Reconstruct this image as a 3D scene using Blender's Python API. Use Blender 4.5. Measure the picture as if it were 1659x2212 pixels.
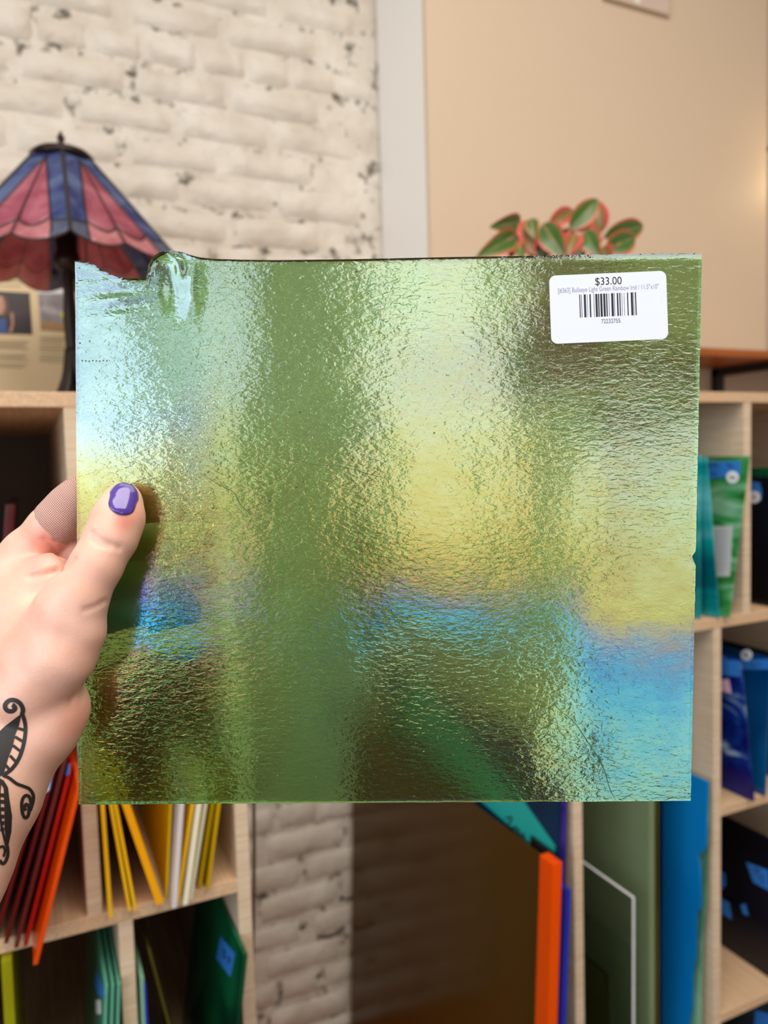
import bpy, bmesh, math, random
import numpy as np
from mathutils import Vector, Matrix, noise as mnoise
from mathutils.bvhtree import BVHTree
from mathutils.geometry import tessellate_polygon

for o in list(bpy.data.objects): bpy.data.objects.remove(o)
S = bpy.context.scene
C = S.collection
random.seed(7)

# ------------------------------------------------------------------ camera
W_, H_, F_ = 1659.0, 2212.0, 1659.0
YAW, PIT, ROLL = 0.42854, 0.06672, -0.02791
CAM = Vector((0, 0, 1.42))
fw = Vector((math.sin(YAW)*math.cos(PIT), math.cos(YAW)*math.cos(PIT), -math.sin(PIT)))
rt0 = Vector((math.cos(YAW), -math.sin(YAW), 0)); up0 = rt0.cross(fw)
rt = rt0*math.cos(ROLL) + up0*math.sin(ROLL)
up = -rt0*math.sin(ROLL) + up0*math.cos(ROLL)
cd = bpy.data.cameras.new('camera'); cam = bpy.data.objects.new('camera', cd); C.objects.link(cam)
cam.matrix_world = Matrix(((rt.x, up.x, -fw.x, CAM.x), (rt.y, up.y, -fw.y, CAM.y), (rt.z, up.z, -fw.z, CAM.z), (0, 0, 0, 1)))
cd.sensor_fit = 'HORIZONTAL'; cd.sensor_width = 36; cd.lens = 36.0*F_/W_; cd.clip_start = 0.01
cd.dof.use_dof = True; cd.dof.focus_distance = 0.357; cd.dof.aperture_fstop = 10.5
S.camera = cam

# ------------------------------------------------------------------ world, light, exposure
S.view_settings.view_transform = 'Standard'; S.view_settings.look = 'None'
S.view_settings.gamma = 1.0; S.view_settings.use_curve_mapping = False
S.view_settings.exposure = 0.0
wd = bpy.data.worlds.new('world'); S.world = wd; wd.use_nodes = True
wd.node_tree.nodes['Background'].inputs[0].default_value = (0.80, 0.88, 1.0, 1)
wd.node_tree.nodes['Background'].inputs[1].default_value = 0.6
def area(name, loc, rot, sx, sy, power, col):
    l = bpy.data.lights.new(name, 'AREA'); l.shape = 'RECTANGLE'; l.size = sx; l.size_y = sy
    l.energy = power; l.color = col
    o = bpy.data.objects.new(name, l); C.objects.link(o); o.location = loc; o.rotation_euler = rot
    return o
WLX, WRY = -2.3, -2.4          # left wall, rear wall
WIN_L = (-2.28, 0.10, 0.78, 2.95)          # y0, y1, z0, z1 of the shop window in the left wall
WIN_A = (-1.22, -0.52, 0.95, 2.75)         # x0, x1, z0, z1 of the rear window
ADDED_WIN_C = (-2.26, -1.86, 0.80, 2.90)         # narrow unseen corner window, added for reflections on the sheet's left part
ADDED_WIN_B = (-0.40, 0.42, 0.06, 1.74)          # low unseen rear opening, added for a reflection low on the sheet
def win_x(w, rad, col): area('window_daylight_left', (WLX-0.02, (w[0]+w[1])/2, (w[2]+w[3])/2), (0, -math.pi/2, 0), w[3]-w[2], w[1]-w[0], rad*math.pi*(w[1]-w[0])*(w[3]-w[2]), col)
def win_y(w, rad, col): area('window_and_added_light_rear', ((w[0]+w[1])/2, WRY-0.02, (w[2]+w[3])/2), (math.pi/2, 0, 0), w[1]-w[0], w[3]-w[2], rad*math.pi*(w[1]-w[0])*(w[3]-w[2]), col)
win_x(WIN_L, 3.4, (0.78, 0.90, 1.0)); win_y(WIN_A, 1.8, (1.0, 0.96, 0.86)); win_y(ADDED_WIN_C, 1.5, (0.84, 0.93, 1.0)); win_y(ADDED_WIN_B, 1.7, (0.88, 0.96, 1.0))  # corner and low rear lights are added to shape the sheet's reflections
area('ceiling_fill_light', (0.2, -0.7, 3.24), (0, 0, 0), 2.2, 2.2, 84, (1.0, 0.93, 0.84))  # unseen overhead fill, added to brighten the room

# ------------------------------------------------------------------ pixel -> place helpers
def ray(x, y): return fw + rt*((x-W_/2)/F_) - up*((y-H_/2)/F_)
def PY(x, y, Y): r = ray(x, y); return CAM + r*((Y-CAM.y)/r.y)          # on a plane parallel to the brick wall
def PD(x, y, d): return CAM + ray(x, y)*d                                # at a depth along the view axis
def PX(x, y, X): r = ray(x, y); return CAM + r*((X-CAM.x)/r.x)
def PZ(x, y, Z): r = ray(x, y); return CAM + r*((Z-CAM.z)/r.z)
def Pl(x, y, p0, n): r = ray(x, y); return CAM + r*((p0-CAM).dot(n)/r.dot(n))

# ------------------------------------------------------------------ materials
def srgb(r, g, b):
    f = lambda c: (c/255/12.92) if c/255 <= 0.04045 else ((c/255+0.055)/1.055)**2.4
    return (f(r), f(g), f(b), 1)
def new_mat(name):
    m = bpy.data.materials.new(name); m.use_nodes = True
    nt = m.node_tree; return m, nt, nt.nodes, nt.links, nt.nodes['Principled BSDF']
def mat(name, col, rough=0.5, var=0.08, scale=30, bump=0.0, metal=0.0, coat=0.0, trans=0.0, emit=None, spec=0.5, vec=(1, 1, 1), sss=0.0, alpha=None):
    m, nt, N, L, B = new_mat(name)
    tc = N.new('ShaderNodeTexCoord'); mp = N.new('ShaderNodeMapping'); L.new(tc.outputs['Object'], mp.inputs[0]); mp.inputs['Scale'].default_value = vec
    nz = N.new('ShaderNodeTexNoise'); nz.inputs['Scale'].default_value = scale; nz.inputs['Detail'].default_value = 4
    L.new(mp.outputs[0], nz.inputs['Vector'])
    hv = N.new('ShaderNodeMix'); hv.data_type = 'RGBA'
    hv.inputs[6].default_value = tuple(c*(1-var) for c in col[:3])+(1,); hv.inputs[7].default_value = tuple(min(1, c*(1+var)) for c in col[:3])+(1,)
    L.new(nz.outputs['Fac'], hv.inputs[0]); L.new(hv.outputs[2], B.inputs['Base Color'])
    B.inputs['Roughness'].default_value = rough; B.inputs['Metallic'].default_value = metal
    B.inputs['Coat Weight'].default_value = coat; B.inputs['Coat Roughness'].default_value = 0.08
    B.inputs['Transmission Weight'].default_value = trans; B.inputs['Specular IOR Level'].default_value = spec
    if sss: B.inputs['Subsurface Weight'].default_value = sss; B.inputs['Subsurface Radius'].default_value = (0.012, 0.005, 0.003); B.inputs['Subsurface Scale'].default_value = 0.4
    if bump:
        b = N.new('ShaderNodeBump'); b.inputs['Strength'].default_value = bump; b.inputs['Distance'].default_value = 0.002
        L.new(nz.outputs['Fac'], b.inputs['Height']); L.new(b.outputs[0], B.inputs['Normal'])
    if emit: B.inputs['Emission Color'].default_value = emit[0]; B.inputs['Emission Strength'].default_value = emit[1]
    return m
def ply_mat(name, edge=False):
    m, nt, N, L, B = new_mat(name)
    tc = N.new('ShaderNodeTexCoord'); mp = N.new('ShaderNodeMapping'); L.new(tc.outputs['Object'], mp.inputs[0])
    mp.inputs['Scale'].default_value = (3, 3, 60) if not edge else (40, 1, 40)
    nz = N.new('ShaderNodeTexNoise'); nz.inputs['Scale'].default_value = 6; nz.inputs['Detail'].default_value = 5; L.new(mp.outputs[0], nz.inputs[0])
    r = N.new('ShaderNodeValToRGB'); L.new(nz.outputs['Fac'], r.inputs[0])
    r.color_ramp.elements[0].position = 0.3; r.color_ramp.elements[1].position = 0.75
    r.color_ramp.elements[0].color = srgb(196, 158, 122) if edge else srgb(205, 176, 145)
    r.color_ramp.elements[1].color = srgb(226, 192, 156) if edge else srgb(228, 206, 180)
    L.new(r.outputs[0], B.inputs['Base Color']); B.inputs['Roughness'].default_value = 0.55
    return m
def sheet_mat(name, c1, c2=None, scale=6, stretch=(1, 1, 1), transl=0.25, rough=0.12, thin=0.0, c3=None, dist=0.6, contrast=(0.35, 0.65)):
    """coloured art glass: glossy surface over a body that lets some light through"""
    m, nt, N, L, B = new_mat(name)
    c2 = c2 or tuple(min(1, c*1.15) for c in c1[:3])+(1,)
    tc = N.new('ShaderNodeTexCoord'); mp = N.new('ShaderNodeMapping'); L.new(tc.outputs['Object'], mp.inputs[0]); mp.inputs['Scale'].default_value = stretch
    nz = N.new('ShaderNodeTexNoise'); nz.inputs['Scale'].default_value = scale; nz.inputs['Detail'].default_value = 2.5; nz.inputs['Distortion'].default_value = dist
    L.new(mp.outputs[0], nz.inputs[0])
    r = N.new('ShaderNodeValToRGB'); L.new(nz.outputs['Fac'], r.inputs[0])
    r.color_ramp.elements[0].position = contrast[0]; r.color_ramp.elements[1].position = contrast[1]
    r.color_ramp.elements[0].color = c1; r.color_ramp.elements[1].color = c2
    if c3:
        e = r.color_ramp.elements.new((contrast[0]+contrast[1])/2); e.color = c3
    L.new(r.outputs[0], B.inputs['Base Color']); B.inputs['Roughness'].default_value = rough
    B.inputs['Transmission Weight'].default_value = thin
    tr = N.new('ShaderNodeBsdfTranslucent'); L.new(r.outputs[0], tr.inputs[0])
    mx = N.new('ShaderNodeMixShader'); mx.inputs[0].default_value = transl
    L.new(B.outputs[0], mx.inputs[1]); L.new(tr.outputs[0], mx.inputs[2])
    L.new(mx.outputs[0], N['Material Output'].inputs[0])
    return m
M = {}
M['ply'] = ply_mat('birch_plywood'); M['ply_edge'] = ply_mat('birch_plywood_front', True)
M['tape'] = mat('blue_tape', srgb(44, 120, 205), 0.6, 0.06, 60)
M['paper'] = mat('white_paper', srgb(236, 236, 240), 0.6, 0.02, 50)
M['ink'] = mat('black_ink', srgb(24, 22, 30), 0.6, 0.05)
M['dark_metal'] = mat('dark_bronze', srgb(44, 34, 30), 0.35, 0.2, 40, metal=0.7)
M['black'] = mat('black_plastic', srgb(22, 20, 20), 0.45, 0.1)

# ------------------------------------------------------------------ mesh helpers
def link(name, me, m=None, parent=None, smooth=False):
    o = bpy.data.objects.new(name, me); C.objects.link(o)
    if m is not None: me.materials.append(m)
    if parent is not None: o.parent = parent
    if smooth:
        for p in me.polygons: p.use_smooth = True
    return o
def mesh(name, V, Fc, m=None, parent=None, smooth=False):
    me = bpy.data.meshes.new(name); me.from_pydata([tuple(v) for v in V], [], Fc); me.update()
    return link(name, me, m, parent, smooth)
def from_bm(name, bm, m=None, parent=None, smooth=False):
    me = bpy.data.meshes.new(name); bmesh.ops.recalc_face_normals(bm, faces=bm.faces); bm.to_mesh(me); bm.free()
    return link(name, me, m, parent, smooth)
def tag(o, label, cat, group=None, kind=None):
    o['label'] = label; o['category'] = cat
    if group: o['group'] = group
    if kind: o['kind'] = kind
    return o
def struct(o): o['kind'] = 'structure'; return o
def empty(name, loc, label, cat, group=None):
    o = bpy.data.objects.new(name, None); C.objects.link(o); o.location = loc; o.empty_display_size = 0.02
    bpy.context.view_layer.update()
    return tag(o, label, cat, group)
def adopt(parent, *kids):
    """parent world-space meshes to an Empty, keeping their place"""
    for k in kids:
        k.parent = parent; k.matrix_parent_inverse = Matrix.Translation(-parent.location)
def box(name, x0, x1, y0, y1, z0, z1, m, parent=None, bev=0.0):
    bm = bmesh.new(); bmesh.ops.create_cube(bm, size=1)
    bmesh.ops.scale(bm, vec=(x1-x0, y1-y0, z1-z0), verts=bm.verts)
    bmesh.ops.translate(bm, vec=((x0+x1)/2, (y0+y1)/2, (z0+z1)/2), verts=bm.verts)
    if bev: bmesh.ops.bevel(bm, geom=list(bm.edges), offset=bev, segments=2, profile=0.5, affect='EDGES')
    o = from_bm(name, bm, m)
    if parent: adopt(parent, o)
    return o
def slab(name, pts, off, m, parent=None, bev=0.0):
    """polygon pts (world) extruded by vector off"""
    bm = bmesh.new(); a = [bm.verts.new(p) for p in pts]; b = [bm.verts.new(Vector(p)+off) for p in pts]
    n = len(pts); bm.faces.new(a); bm.faces.new(b[::-1])
    for i in range(n): bm.faces.new((a[i], b[i], b[(i+1) % n], a[(i+1) % n]))
    if bev: bmesh.ops.bevel(bm, geom=list(bm.edges), offset=bev, segments=2, profile=0.5, affect='EDGES')
    o = from_bm(name, bm, m)
    if parent: adopt(parent, o)
    return o
def tube(name, pts, rad, m, parent=None, seg=8, closed=False):
    pts = [Vector(p) for p in pts]; n = len(pts); V = []; Fc = []
    rads = rad if isinstance(rad, (list, tuple)) else [rad]*n
    ref = Vector((0.13, 0.31, 0.94))
    for i, p in enumerate(pts):
        if closed: t = pts[(i+1) % n]-pts[i-1]
        else: t = pts[min(i+1, n-1)]-pts[max(i-1, 0)]
        t.normalize(); a = t.cross(ref)
        if a.length < 0.05: a = t.cross(Vector((1, 0, 0)))
        a.normalize(); b = t.cross(a)
        for k in range(seg):
            w = 2*math.pi*k/seg; V.append(p+(a*math.cos(w)+b*math.sin(w))*rads[i])
    for i in range(n if closed else n-1):
        j = (i+1) % n
        for k in range(seg): Fc.append((i*seg+k, i*seg+(k+1) % seg, j*seg+(k+1) % seg, j*seg+k))
    if not closed: Fc.append(tuple(range(seg))[::-1]); Fc.append(tuple((n-1)*seg+k for k in range(seg)))
    o = mesh(name, V, Fc, m, None, True)
    if parent: adopt(parent, o)
    return o
def lathe(name, prof, loc, m, parent=None, seg=24):
    V = []; Fc = []; loc = Vector(loc)
    for r, z in prof:
        for k in range(seg): w = 2*math.pi*k/seg; V.append(loc+Vector((r*math.cos(w), r*math.sin(w), z)))
    for i in range(len(prof)-1):
        for k in range(seg): Fc.append((i*seg+k, i*seg+(k+1) % seg, (i+1)*seg+(k+1) % seg, (i+1)*seg+k))
    Fc.append(tuple(range(seg))[::-1]); Fc.append(tuple((len(prof)-1)*seg+k for k in range(seg)))
    o = mesh(name, V, Fc, m, None, True)
    if parent: adopt(parent, o)
    return o
def catmull(pts, n=8, closed=False):
    pts = [Vector(p) for p in pts]; out = []; k = len(pts)
    rng = range(k if closed else k-1)
    for i in rng:
        if closed: a, b, c, d = pts[i-1], pts[i], pts[(i+1) % k], pts[(i+2) % k]
        else: a, b, c, d = pts[max(i-1, 0)], pts[i], pts[i+1], pts[min(i+2, k-1)]
        for j in range(n):
            t = j/n; out.append(0.5*((2*b)+(c-a)*t+(2*a-5*b+4*c-d)*t*t+(3*b-a-3*c+d)*t**3))
    if not closed: out.append(pts[-1])
    return out

# ================================================================== THE ROOM
YW = 1.60                     # face of the brick wall
YF = 0.85                     # front of both shelf units
m, nt, N, L, B = new_mat('cream_wall_paint')
B.inputs['Base Color'].default_value = srgb(214, 196, 176); B.inputs['Roughness'].default_value = 0.6
nz = N.new('ShaderNodeTexNoise'); nz.inputs['Scale'].default_value = 160; bp = N.new('ShaderNodeBump'); bp.inputs['Strength'].default_value = 0.05; bp.inputs['Distance'].default_value = 0.002
tc = N.new('ShaderNodeTexCoord'); L.new(tc.outputs['Object'], nz.inputs[0]); L.new(nz.outputs[0], bp.inputs['Height']); L.new(bp.outputs[0], B.inputs['Normal'])
M['plaster'] = m
def brick_paint(name, mortar):
    m, nt, N, L, B = new_mat(name)
    geo = N.new('ShaderNodeNewGeometry'); pos = geo.outputs['Position']
    n1 = N.new('ShaderNodeTexNoise'); n1.inputs['Scale'].default_value = 14; n1.inputs['Detail'].default_value = 6; L.new(pos, n1.inputs[0])
    r1 = N.new('ShaderNodeValToRGB'); L.new(n1.outputs[0], r1.inputs[0])
    r1.color_ramp.elements[0].position = 0.3; r1.color_ramp.elements[0].color = srgb(204, 192, 176)
    r1.color_ramp.elements[1].position = 0.7; r1.color_ramp.elements[1].color = srgb(224, 215, 203)
    n2 = N.new('ShaderNodeTexNoise'); n2.inputs['Scale'].default_value = 26 if mortar else 20; n2.inputs['Detail'].default_value = 5; n2.inputs['Roughness'].default_value = 0.65; L.new(pos, n2.inputs[0])
    r2 = N.new('ShaderNodeValToRGB'); L.new(n2.outputs[0], r2.inputs[0])
    r2.color_ramp.elements[0].position = 0.565 if mortar else 0.735; r2.color_ramp.elements[0].color = (0, 0, 0, 1)
    r2.color_ramp.elements[1].position = 0.66 if mortar else 0.775; r2.color_ramp.elements[1].color = (1, 1, 1, 1)
    mx = N.new('ShaderNodeMix'); mx.data_type = 'RGBA'; L.new(r2.outputs[0], mx.inputs[0]); L.new(r1.outputs[0], mx.inputs[6])
    mx.inputs[7].default_value = srgb(96, 88, 74)
    L.new(mx.outputs[2], B.inputs['Base Color']); B.inputs['Roughness'].default_value = 0.5
    n3 = N.new('ShaderNodeTexNoise'); n3.inputs['Scale'].default_value = 30; n3.inputs['Detail'].default_value = 5; L.new(pos, n3.inputs[0])
    bp = N.new('ShaderNodeBump'); bp.inputs['Strength'].default_value = 0.7; bp.inputs['Distance'].default_value = 0.008; L.new(n3.outputs[0], bp.inputs['Height'])
    b2 = N.new('ShaderNodeBump'); b2.inputs['Strength'].default_value = 0.7; b2.inputs['Distance'].default_value = 0.004; b2.invert = True
    L.new(r2.outputs[0], b2.inputs['Height']); L.new(bp.outputs[0], b2.inputs['Normal']); L.new(b2.outputs[0], B.inputs['Normal'])
    return m
M['brick'] = brick_paint('painted_brick', False); M['mortar'] = brick_paint('painted_mortar', True)

XBL = PY(818, 300, YW).x                       # where the brick wall meets the side of the cream box
rr = ray(925, 300); YB = XBL*rr.y/rr.x         # front of the cream box
XBR = PY(1656, 400, YB).x
ZBB = PY(1580, 754, YB).z                      # underside of the box

wall = struct(box('wall_front', -2.3, XBL+0.10, YW, YW+0.12, 0, 3.3, M['mortar']))
box_pl = struct(box('wall_front_plaster', XBL+0.10, 3.2, YW-0.004, YW+0.12, 0, 3.3, M['plaster']))
box_pl.name = 'wall_right_plaster'
# bricks
def brick_mesh(k, L0, H0):
    rnd = random.Random(k); nx, nz_ = 7, 4; V = []; Fc = []
    for j in range(nz_+1):
        for i in range(nx+1):
            u = -1+2*i/nx; v = -1+2*j/nz_
            e = max(abs(u)**9, abs(v)**6)
            d = 0.0062*(1-e)**0.5 if e < 1 else -0.003
            d += (rnd.random()-.5)*0.0026
            uu = math.copysign(abs(u)**0.72, u); vv = math.copysign(abs(v)**0.62, v)
            V.append((uu*L0/2+(rnd.random()-.5)*0.004, -d, vv*H0/2+(rnd.random()-.5)*0.003))
    for j in range(nz_):
        for i in range(nx): a = j*(nx+1)+i; Fc.append((a, a+1, a+nx+2, a+nx+1))
    me = bpy.data.meshes.new('brick'); me.from_pydata(V, [], Fc); me.materials.append(M['brick'])
    for p in me.polygons: p.use_smooth = True
    return me
BL, BH = 0.198, 0.0665
stretchers = [brick_mesh(k, BL-0.006, BH-0.004) for k in range(9)]
headers = [brick_mesh(40+k, BL/2-0.006, BH-0.004) for k in range(4)]
spots = []
row = 0; z = BH/2+0.01
while z < 3.25:
    hd = row % 6 == 3
    step = BL/2 if hd else BL
    x = -2.28 + (row*0.37 % 1)*0.02 + (BL/2 if row % 2 else 0)
    while x < XBL+0.1:
        if x + step/2 < XBL+0.03: spots.append((x, z, hd))
        x += step
    z += BH; row += 1
def seen(x, z): # how near the brick lies to the part of the wall in view
    up_ = z > 1.35
    if up_: return abs(x-0.30)*1.6 + abs(z-1.95)
    return abs(x-0.42)*2.2 + abs(z-0.75) + 0.2
spots.sort(key=lambda s: seen(s[0], s[1]))
bm = bmesh.new()
for i, (x, z, hd) in enumerate(spots):
    me = random.choice(headers if hd else stretchers)
    mw = Matrix.Translation((x+random.uniform(-.004, .004), YW+0.001+random.uniform(-.0025, .003), z+random.uniform(-.002, .002))) @ Matrix.Rotation(random.uniform(-.02, .02), 4, 'Y') @ Matrix.Rotation(random.choice((0, 0)), 4, 'Y')
    if i < 290:
        o = bpy.data.objects.new('brick', me); C.objects.link(o); o.parent = wall; o.matrix_local = mw
    else:
        n0 = len(bm.verts); bm.from_mesh(me); bm.verts.ensure_lookup_table()
        bmesh.ops.transform(bm, matrix=mw, verts=bm.verts[n0:])
o = from_bm('brickwork', bm, M['brick'], wall, True); o['kind'] = 'stuff'

M['floor'] = mat('floor_wood', srgb(86, 56, 36), 0.45, 0.25, 5, vec=(1, 14, 1))
struct(box('floor', -2.4, 3.3, -2.5, YW+.1, -0.1, 0.0, M['floor']))
M['ceil'] = mat('ceiling_paint', srgb(225, 222, 216), 0.8, 0.02)
struct(box('ceiling', -2.4, 3.3, -2.5, YW+.1, 3.3, 3.4, M['ceil']))
struct(box('wall_right', 3.2, 3.3, -2.5, YW, 0, 3.3, M['plaster']))
def holed_wall(name, axis, pos, a0, a1, h0, h1, b0, b1):
    root = None; k = 0
    for (p0, p1, q0, q1) in ((a0, h0, 0, 3.3), (h1, a1, 0, 3.3), (h0, h1, 0, b0), (h0, h1, b1, 3.3)):
        if q1-q0 < .02: continue
        args = (pos-.14, pos-.04, p0, p1, q0, q1) if axis == 'x' else (p0, p1, pos-.14, pos-.04, q0, q1)
        o = box(name if root is None else 'wall_section', *args, M['dim_wall'])
        if root is None: root = struct(o)
        else: o.parent = root
M['dim_wall'] = mat('brown_wall_paint', srgb(116, 100, 84), .7, .05, 5)
M['white_trim'] = mat('white_trim_paint', srgb(235, 234, 230), 0.4, 0.02)
holed_wall('wall_left', 'x', WLX, -2.5, YW, *WIN_L)
holed_wall('wall_rear', 'y', WRY, -2.4, -1.5, *ADDED_WIN_C)
holed_wall('wall_rear_middle', 'y', WRY, -1.5, -0.46, *WIN_A)
holed_wall('wall_rear_right', 'y', WRY, -0.46, 3.3, *ADDED_WIN_B)  # wall round the added low opening
def bmbox(bm, x0, x1, y0, y1, z0, z1):
    r = bmesh.ops.create_cube(bm, size=1)
    for v in r['verts']: v.co = Vector(((x0+x1)/2+v.co.x*(x1-x0), (y0+y1)/2+v.co.y*(y1-y0), (z0+z1)/2+v.co.z*(z1-z0)))
def window_bars(name, w, axis, nv):
    bm = bmesh.new()
    def bar(a0, a1, z0, z1):
        if axis == 'x': bmbox(bm, WLX, WLX+.03, a0, a1, z0, z1)
        else: bmbox(bm, a0, a1, WRY, WRY+.03, z0, z1)
    for k in range(nv+1): a = w[0]+(w[1]-w[0]-.04)*k/nv; bar(a, a+.04, w[2], w[3])
    for z in (w[2], w[3]-.04): bar(w[0], w[1], z, z+.04)
    return struct(from_bm(name, bm, M['white_trim']))
window_bars('window_1', WIN_L, 'x', 2); window_bars('window_2', WIN_A, 'y', 1); window_bars('added_low_window', ADDED_WIN_B, 'y', 1); window_bars('added_corner_window', ADDED_WIN_C, 'y', 1)  # the low and corner frames go with the added rear lights
lf = tag(box('ceiling_fill_panel', -.92, 1.32, -1.82, .42, 3.262, 3.30, M['white_trim']), 'square white housing of the added ceiling fill light', 'light')

# ------------------------------------------------------------------ cream box on its bracket shelf
M['cream'] = mat('cream_board', srgb(216, 193, 166), 0.55, 0.015, 4)
M['lit_side'] = mat('cream_board_lit', srgb(246, 243, 238), 0.5, 0.01, 4)  # same board as the front, paler to paint in the window light
cb = empty('wall_cabinet', (XBL, YB, ZBB), 'large plain cream cabinet with window light painted on one side, resting on wooden bracket shelf', 'cabinet')
box('front_panel', XBL, XBR, YB, YB+0.012, ZBB, 3.2, M['cream'], cb)
box('side_panel', XBL, XBL+0.012, YB+0.012, YW-0.006, ZBB, 3.2, M['lit_side'], cb)
box('side_panel', XBR-0.012, XBR, YB+0.012, YW-0.006, ZBB, 3.2, M['cream'], cb)
M['wood'] = mat('stained_wood', srgb(165, 92, 40), 0.4, 0.25, 8, vec=(1, 12, 12))
bs = empty('bracket_shelf', (XBL, YB, ZBB-.018), 'brown wooden wall shelf on black metal bracket under the cream cabinet', 'shelf')
box('board', XBL-.005, 2.6, YB-.004, YW-.006, ZBB-.018, ZBB-.0005, M['wood'], bs, .001)
for bx_ in (PY(1540, 800, YW).x, PY(1540, 800, YW).x-0.8):
    bm = bmesh.new()
    bmbox(bm, bx_-.013, bx_+.013, YB+.03, YW-.006, ZBB-.040, ZBB-.0185)
    bmbox(bm, bx_-.013, bx_+.013, YW-.028, YW-.006, ZBB-.17, ZBB-.0185)
    o = from_bm('bracket', bm, M['black']); adopt(bs, o)
# small two-pane frame on the front of the box
fr = empty('wall_frame', PY(1441, 38, YB), 'small pale frame with two panes, on the upper front of the cream cabinet', 'frame')
c0 = PY(1441, 38, YB); pw = c0.x-PY(1374, 20, YB).x
M['fr'] = mat('frame_paint', srgb(205, 186, 164), 0.5, 0.02); M['frw'] = mat('frame_mullion', srgb(240, 232, 222), 0.4, 0.02); M['pane'] = mat('pinkish_pane', srgb(214, 190, 176), 0.35, 0.02)
bm = bmesh.new()
bmbox(bm, c0.x-.006, c0.x, YB-.010, YB-.0005, c0.z, c0.z+.3); bmbox(bm, c0.x-2*pw-.006, c0.x-2*pw, YB-.010, YB-.0005, c0.z, c0.z+.3)
bmbox(bm, c0.x-2*pw, c0.x-.006, YB-.010, YB-.0005, c0.z, c0.z+.006); bmbox(bm, c0.x-2*pw, c0.x-.006, YB-.010, YB-.0005, c0.z+.294, c0.z+.3)
adopt(fr, from_bm('frame_border', bm, M['fr']))
box('mullion', c0.x-pw-.008, c0.x-pw+.004, YB-.009, YB-.0005, c0.z+.006, c0.z+.294, M['frw'], fr)
box('pane', c0.x-2*pw, c0.x-pw-.008, YB-.005, YB-.0005, c0.z+.006, c0.z+.294, M['pane'], fr)
box('pane', c0.x-pw+.004, c0.x-.006, YB-.005, YB-.0005, c0.z+.006, c0.z+.294, M['pane'], fr)
# warm wall lamp just outside the view, lighting the right end of the box
wl = empty('wall_sconce', (XBR+.14, YB-.02, 2.10), 'small warm wall lamp beside the cream cabinet', 'lamp')
M['bulb'] = mat('warm_bulb', srgb(255, 220, 160), 0.4, 0.01, emit=((1, .72, .38, 1), 5))
lathe('bulb', [(.004, -.03), (.02, -.02), (.028, 0), (.02, .022), (.008, .035)], (XBR+.14, YB-.02, 2.10), M['bulb'], wl, 16)
tube('arm', [(XBR+.14, YB-.02, 2.135), (XBR+.14, YB-.02, 2.19), (XBR+.14, YB+.06, 2.22), (XBR+.14, YW-.006, 2.22)], .006, M['black'], wl)
l = bpy.data.lights.new('sconce_light', 'POINT'); l.energy = 0.55; l.color = (1, .72, .42); l.shadow_soft_size = .03
o = bpy.data.objects.new('sconce_light', l); C.objects.link(o); o.location = (XBR+.10, YB-.075, 2.10); adopt(wl, o)

# ------------------------------------------------------------------ shelf units
T = 0.0155
M['bay_shade'] = mat('bay_shade_brown', srgb(86, 62, 44), .6, .1, 30)  # dark tone paints the shade of the bays onto the back panels
def unit(name, x0, x1, ztop, zbot, ydepth, label, panels, shelves, dividers):
    e = empty(name, (x0, YF, zbot), label, 'shelf unit')
    box('top_board', x0, x1, YF, YF+ydepth, ztop-T, ztop, M['ply_edge'], e, .0008)
    for x in panels: box('side_panel', x-T/2, x+T/2, YF, YF+ydepth, zbot, ztop-T, M['ply'], e, .0008)
    for (a, b, z) in shelves: box('shelf', a, b, YF, YF+ydepth, z-T, z, M['ply_edge'], e, .0008)
    for (x, a, b) in dividers: box('divider', x-T/2, x+T/2, YF+.0005, YF+ydepth, a, b, M['ply'], e, .0008)
    box('back_panel', x0, x1, YF+ydepth, YF+ydepth+.008, zbot, ztop, M['bay_shade'], e)
    return e
XL1 = PY(527, 1900, YF).x; XLd = PY(199, 1860, YF).x; XLd2 = PY(277, 2100, YF).x
ZLT = PY(80, 846, YF).z; ZL2 = PY(361, 1938, YF).z; ZL1 = (ZLT+ZL2)/2+.01
XLL = -0.62
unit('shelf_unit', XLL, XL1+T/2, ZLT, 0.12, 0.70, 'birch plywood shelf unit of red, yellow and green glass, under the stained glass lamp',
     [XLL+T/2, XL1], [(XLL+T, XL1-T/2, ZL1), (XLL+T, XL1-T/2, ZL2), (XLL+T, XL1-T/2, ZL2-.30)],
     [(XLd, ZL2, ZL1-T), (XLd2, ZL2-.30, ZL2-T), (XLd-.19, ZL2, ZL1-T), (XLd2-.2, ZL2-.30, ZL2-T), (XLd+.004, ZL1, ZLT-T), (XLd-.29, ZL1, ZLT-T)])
XR0 = PY(1251, 1975, YF).x; XRd = PY(1550, 1900, YF).x; XRu = PY(1615, 1090, YF).x
ZRT = PY(1580, 847, YF).z; ZR1 = PY(1580, 1331, YF).z; ZR2 = PY(1600, 1731, YF).z; ZR3 = ZR2-.34
XRR = 1.75
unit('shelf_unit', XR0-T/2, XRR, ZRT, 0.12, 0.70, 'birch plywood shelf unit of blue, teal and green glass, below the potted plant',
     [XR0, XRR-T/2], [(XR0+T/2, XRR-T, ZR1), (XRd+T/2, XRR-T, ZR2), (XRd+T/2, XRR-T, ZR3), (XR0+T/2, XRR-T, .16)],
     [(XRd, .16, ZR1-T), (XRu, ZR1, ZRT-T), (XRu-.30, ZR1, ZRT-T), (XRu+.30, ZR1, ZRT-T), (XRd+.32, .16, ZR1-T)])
# low plinth board behind the gap
tag(box('plinth_board', XL1+T/2+.002, XR0-T/2-.002, YF+.02, YW-.016, 0.05, PY(850, 2177, YW-.016).z-.004, M['wood']), 'orange brown wooden plinth board in the gap between the two shelf units', 'board')

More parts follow.
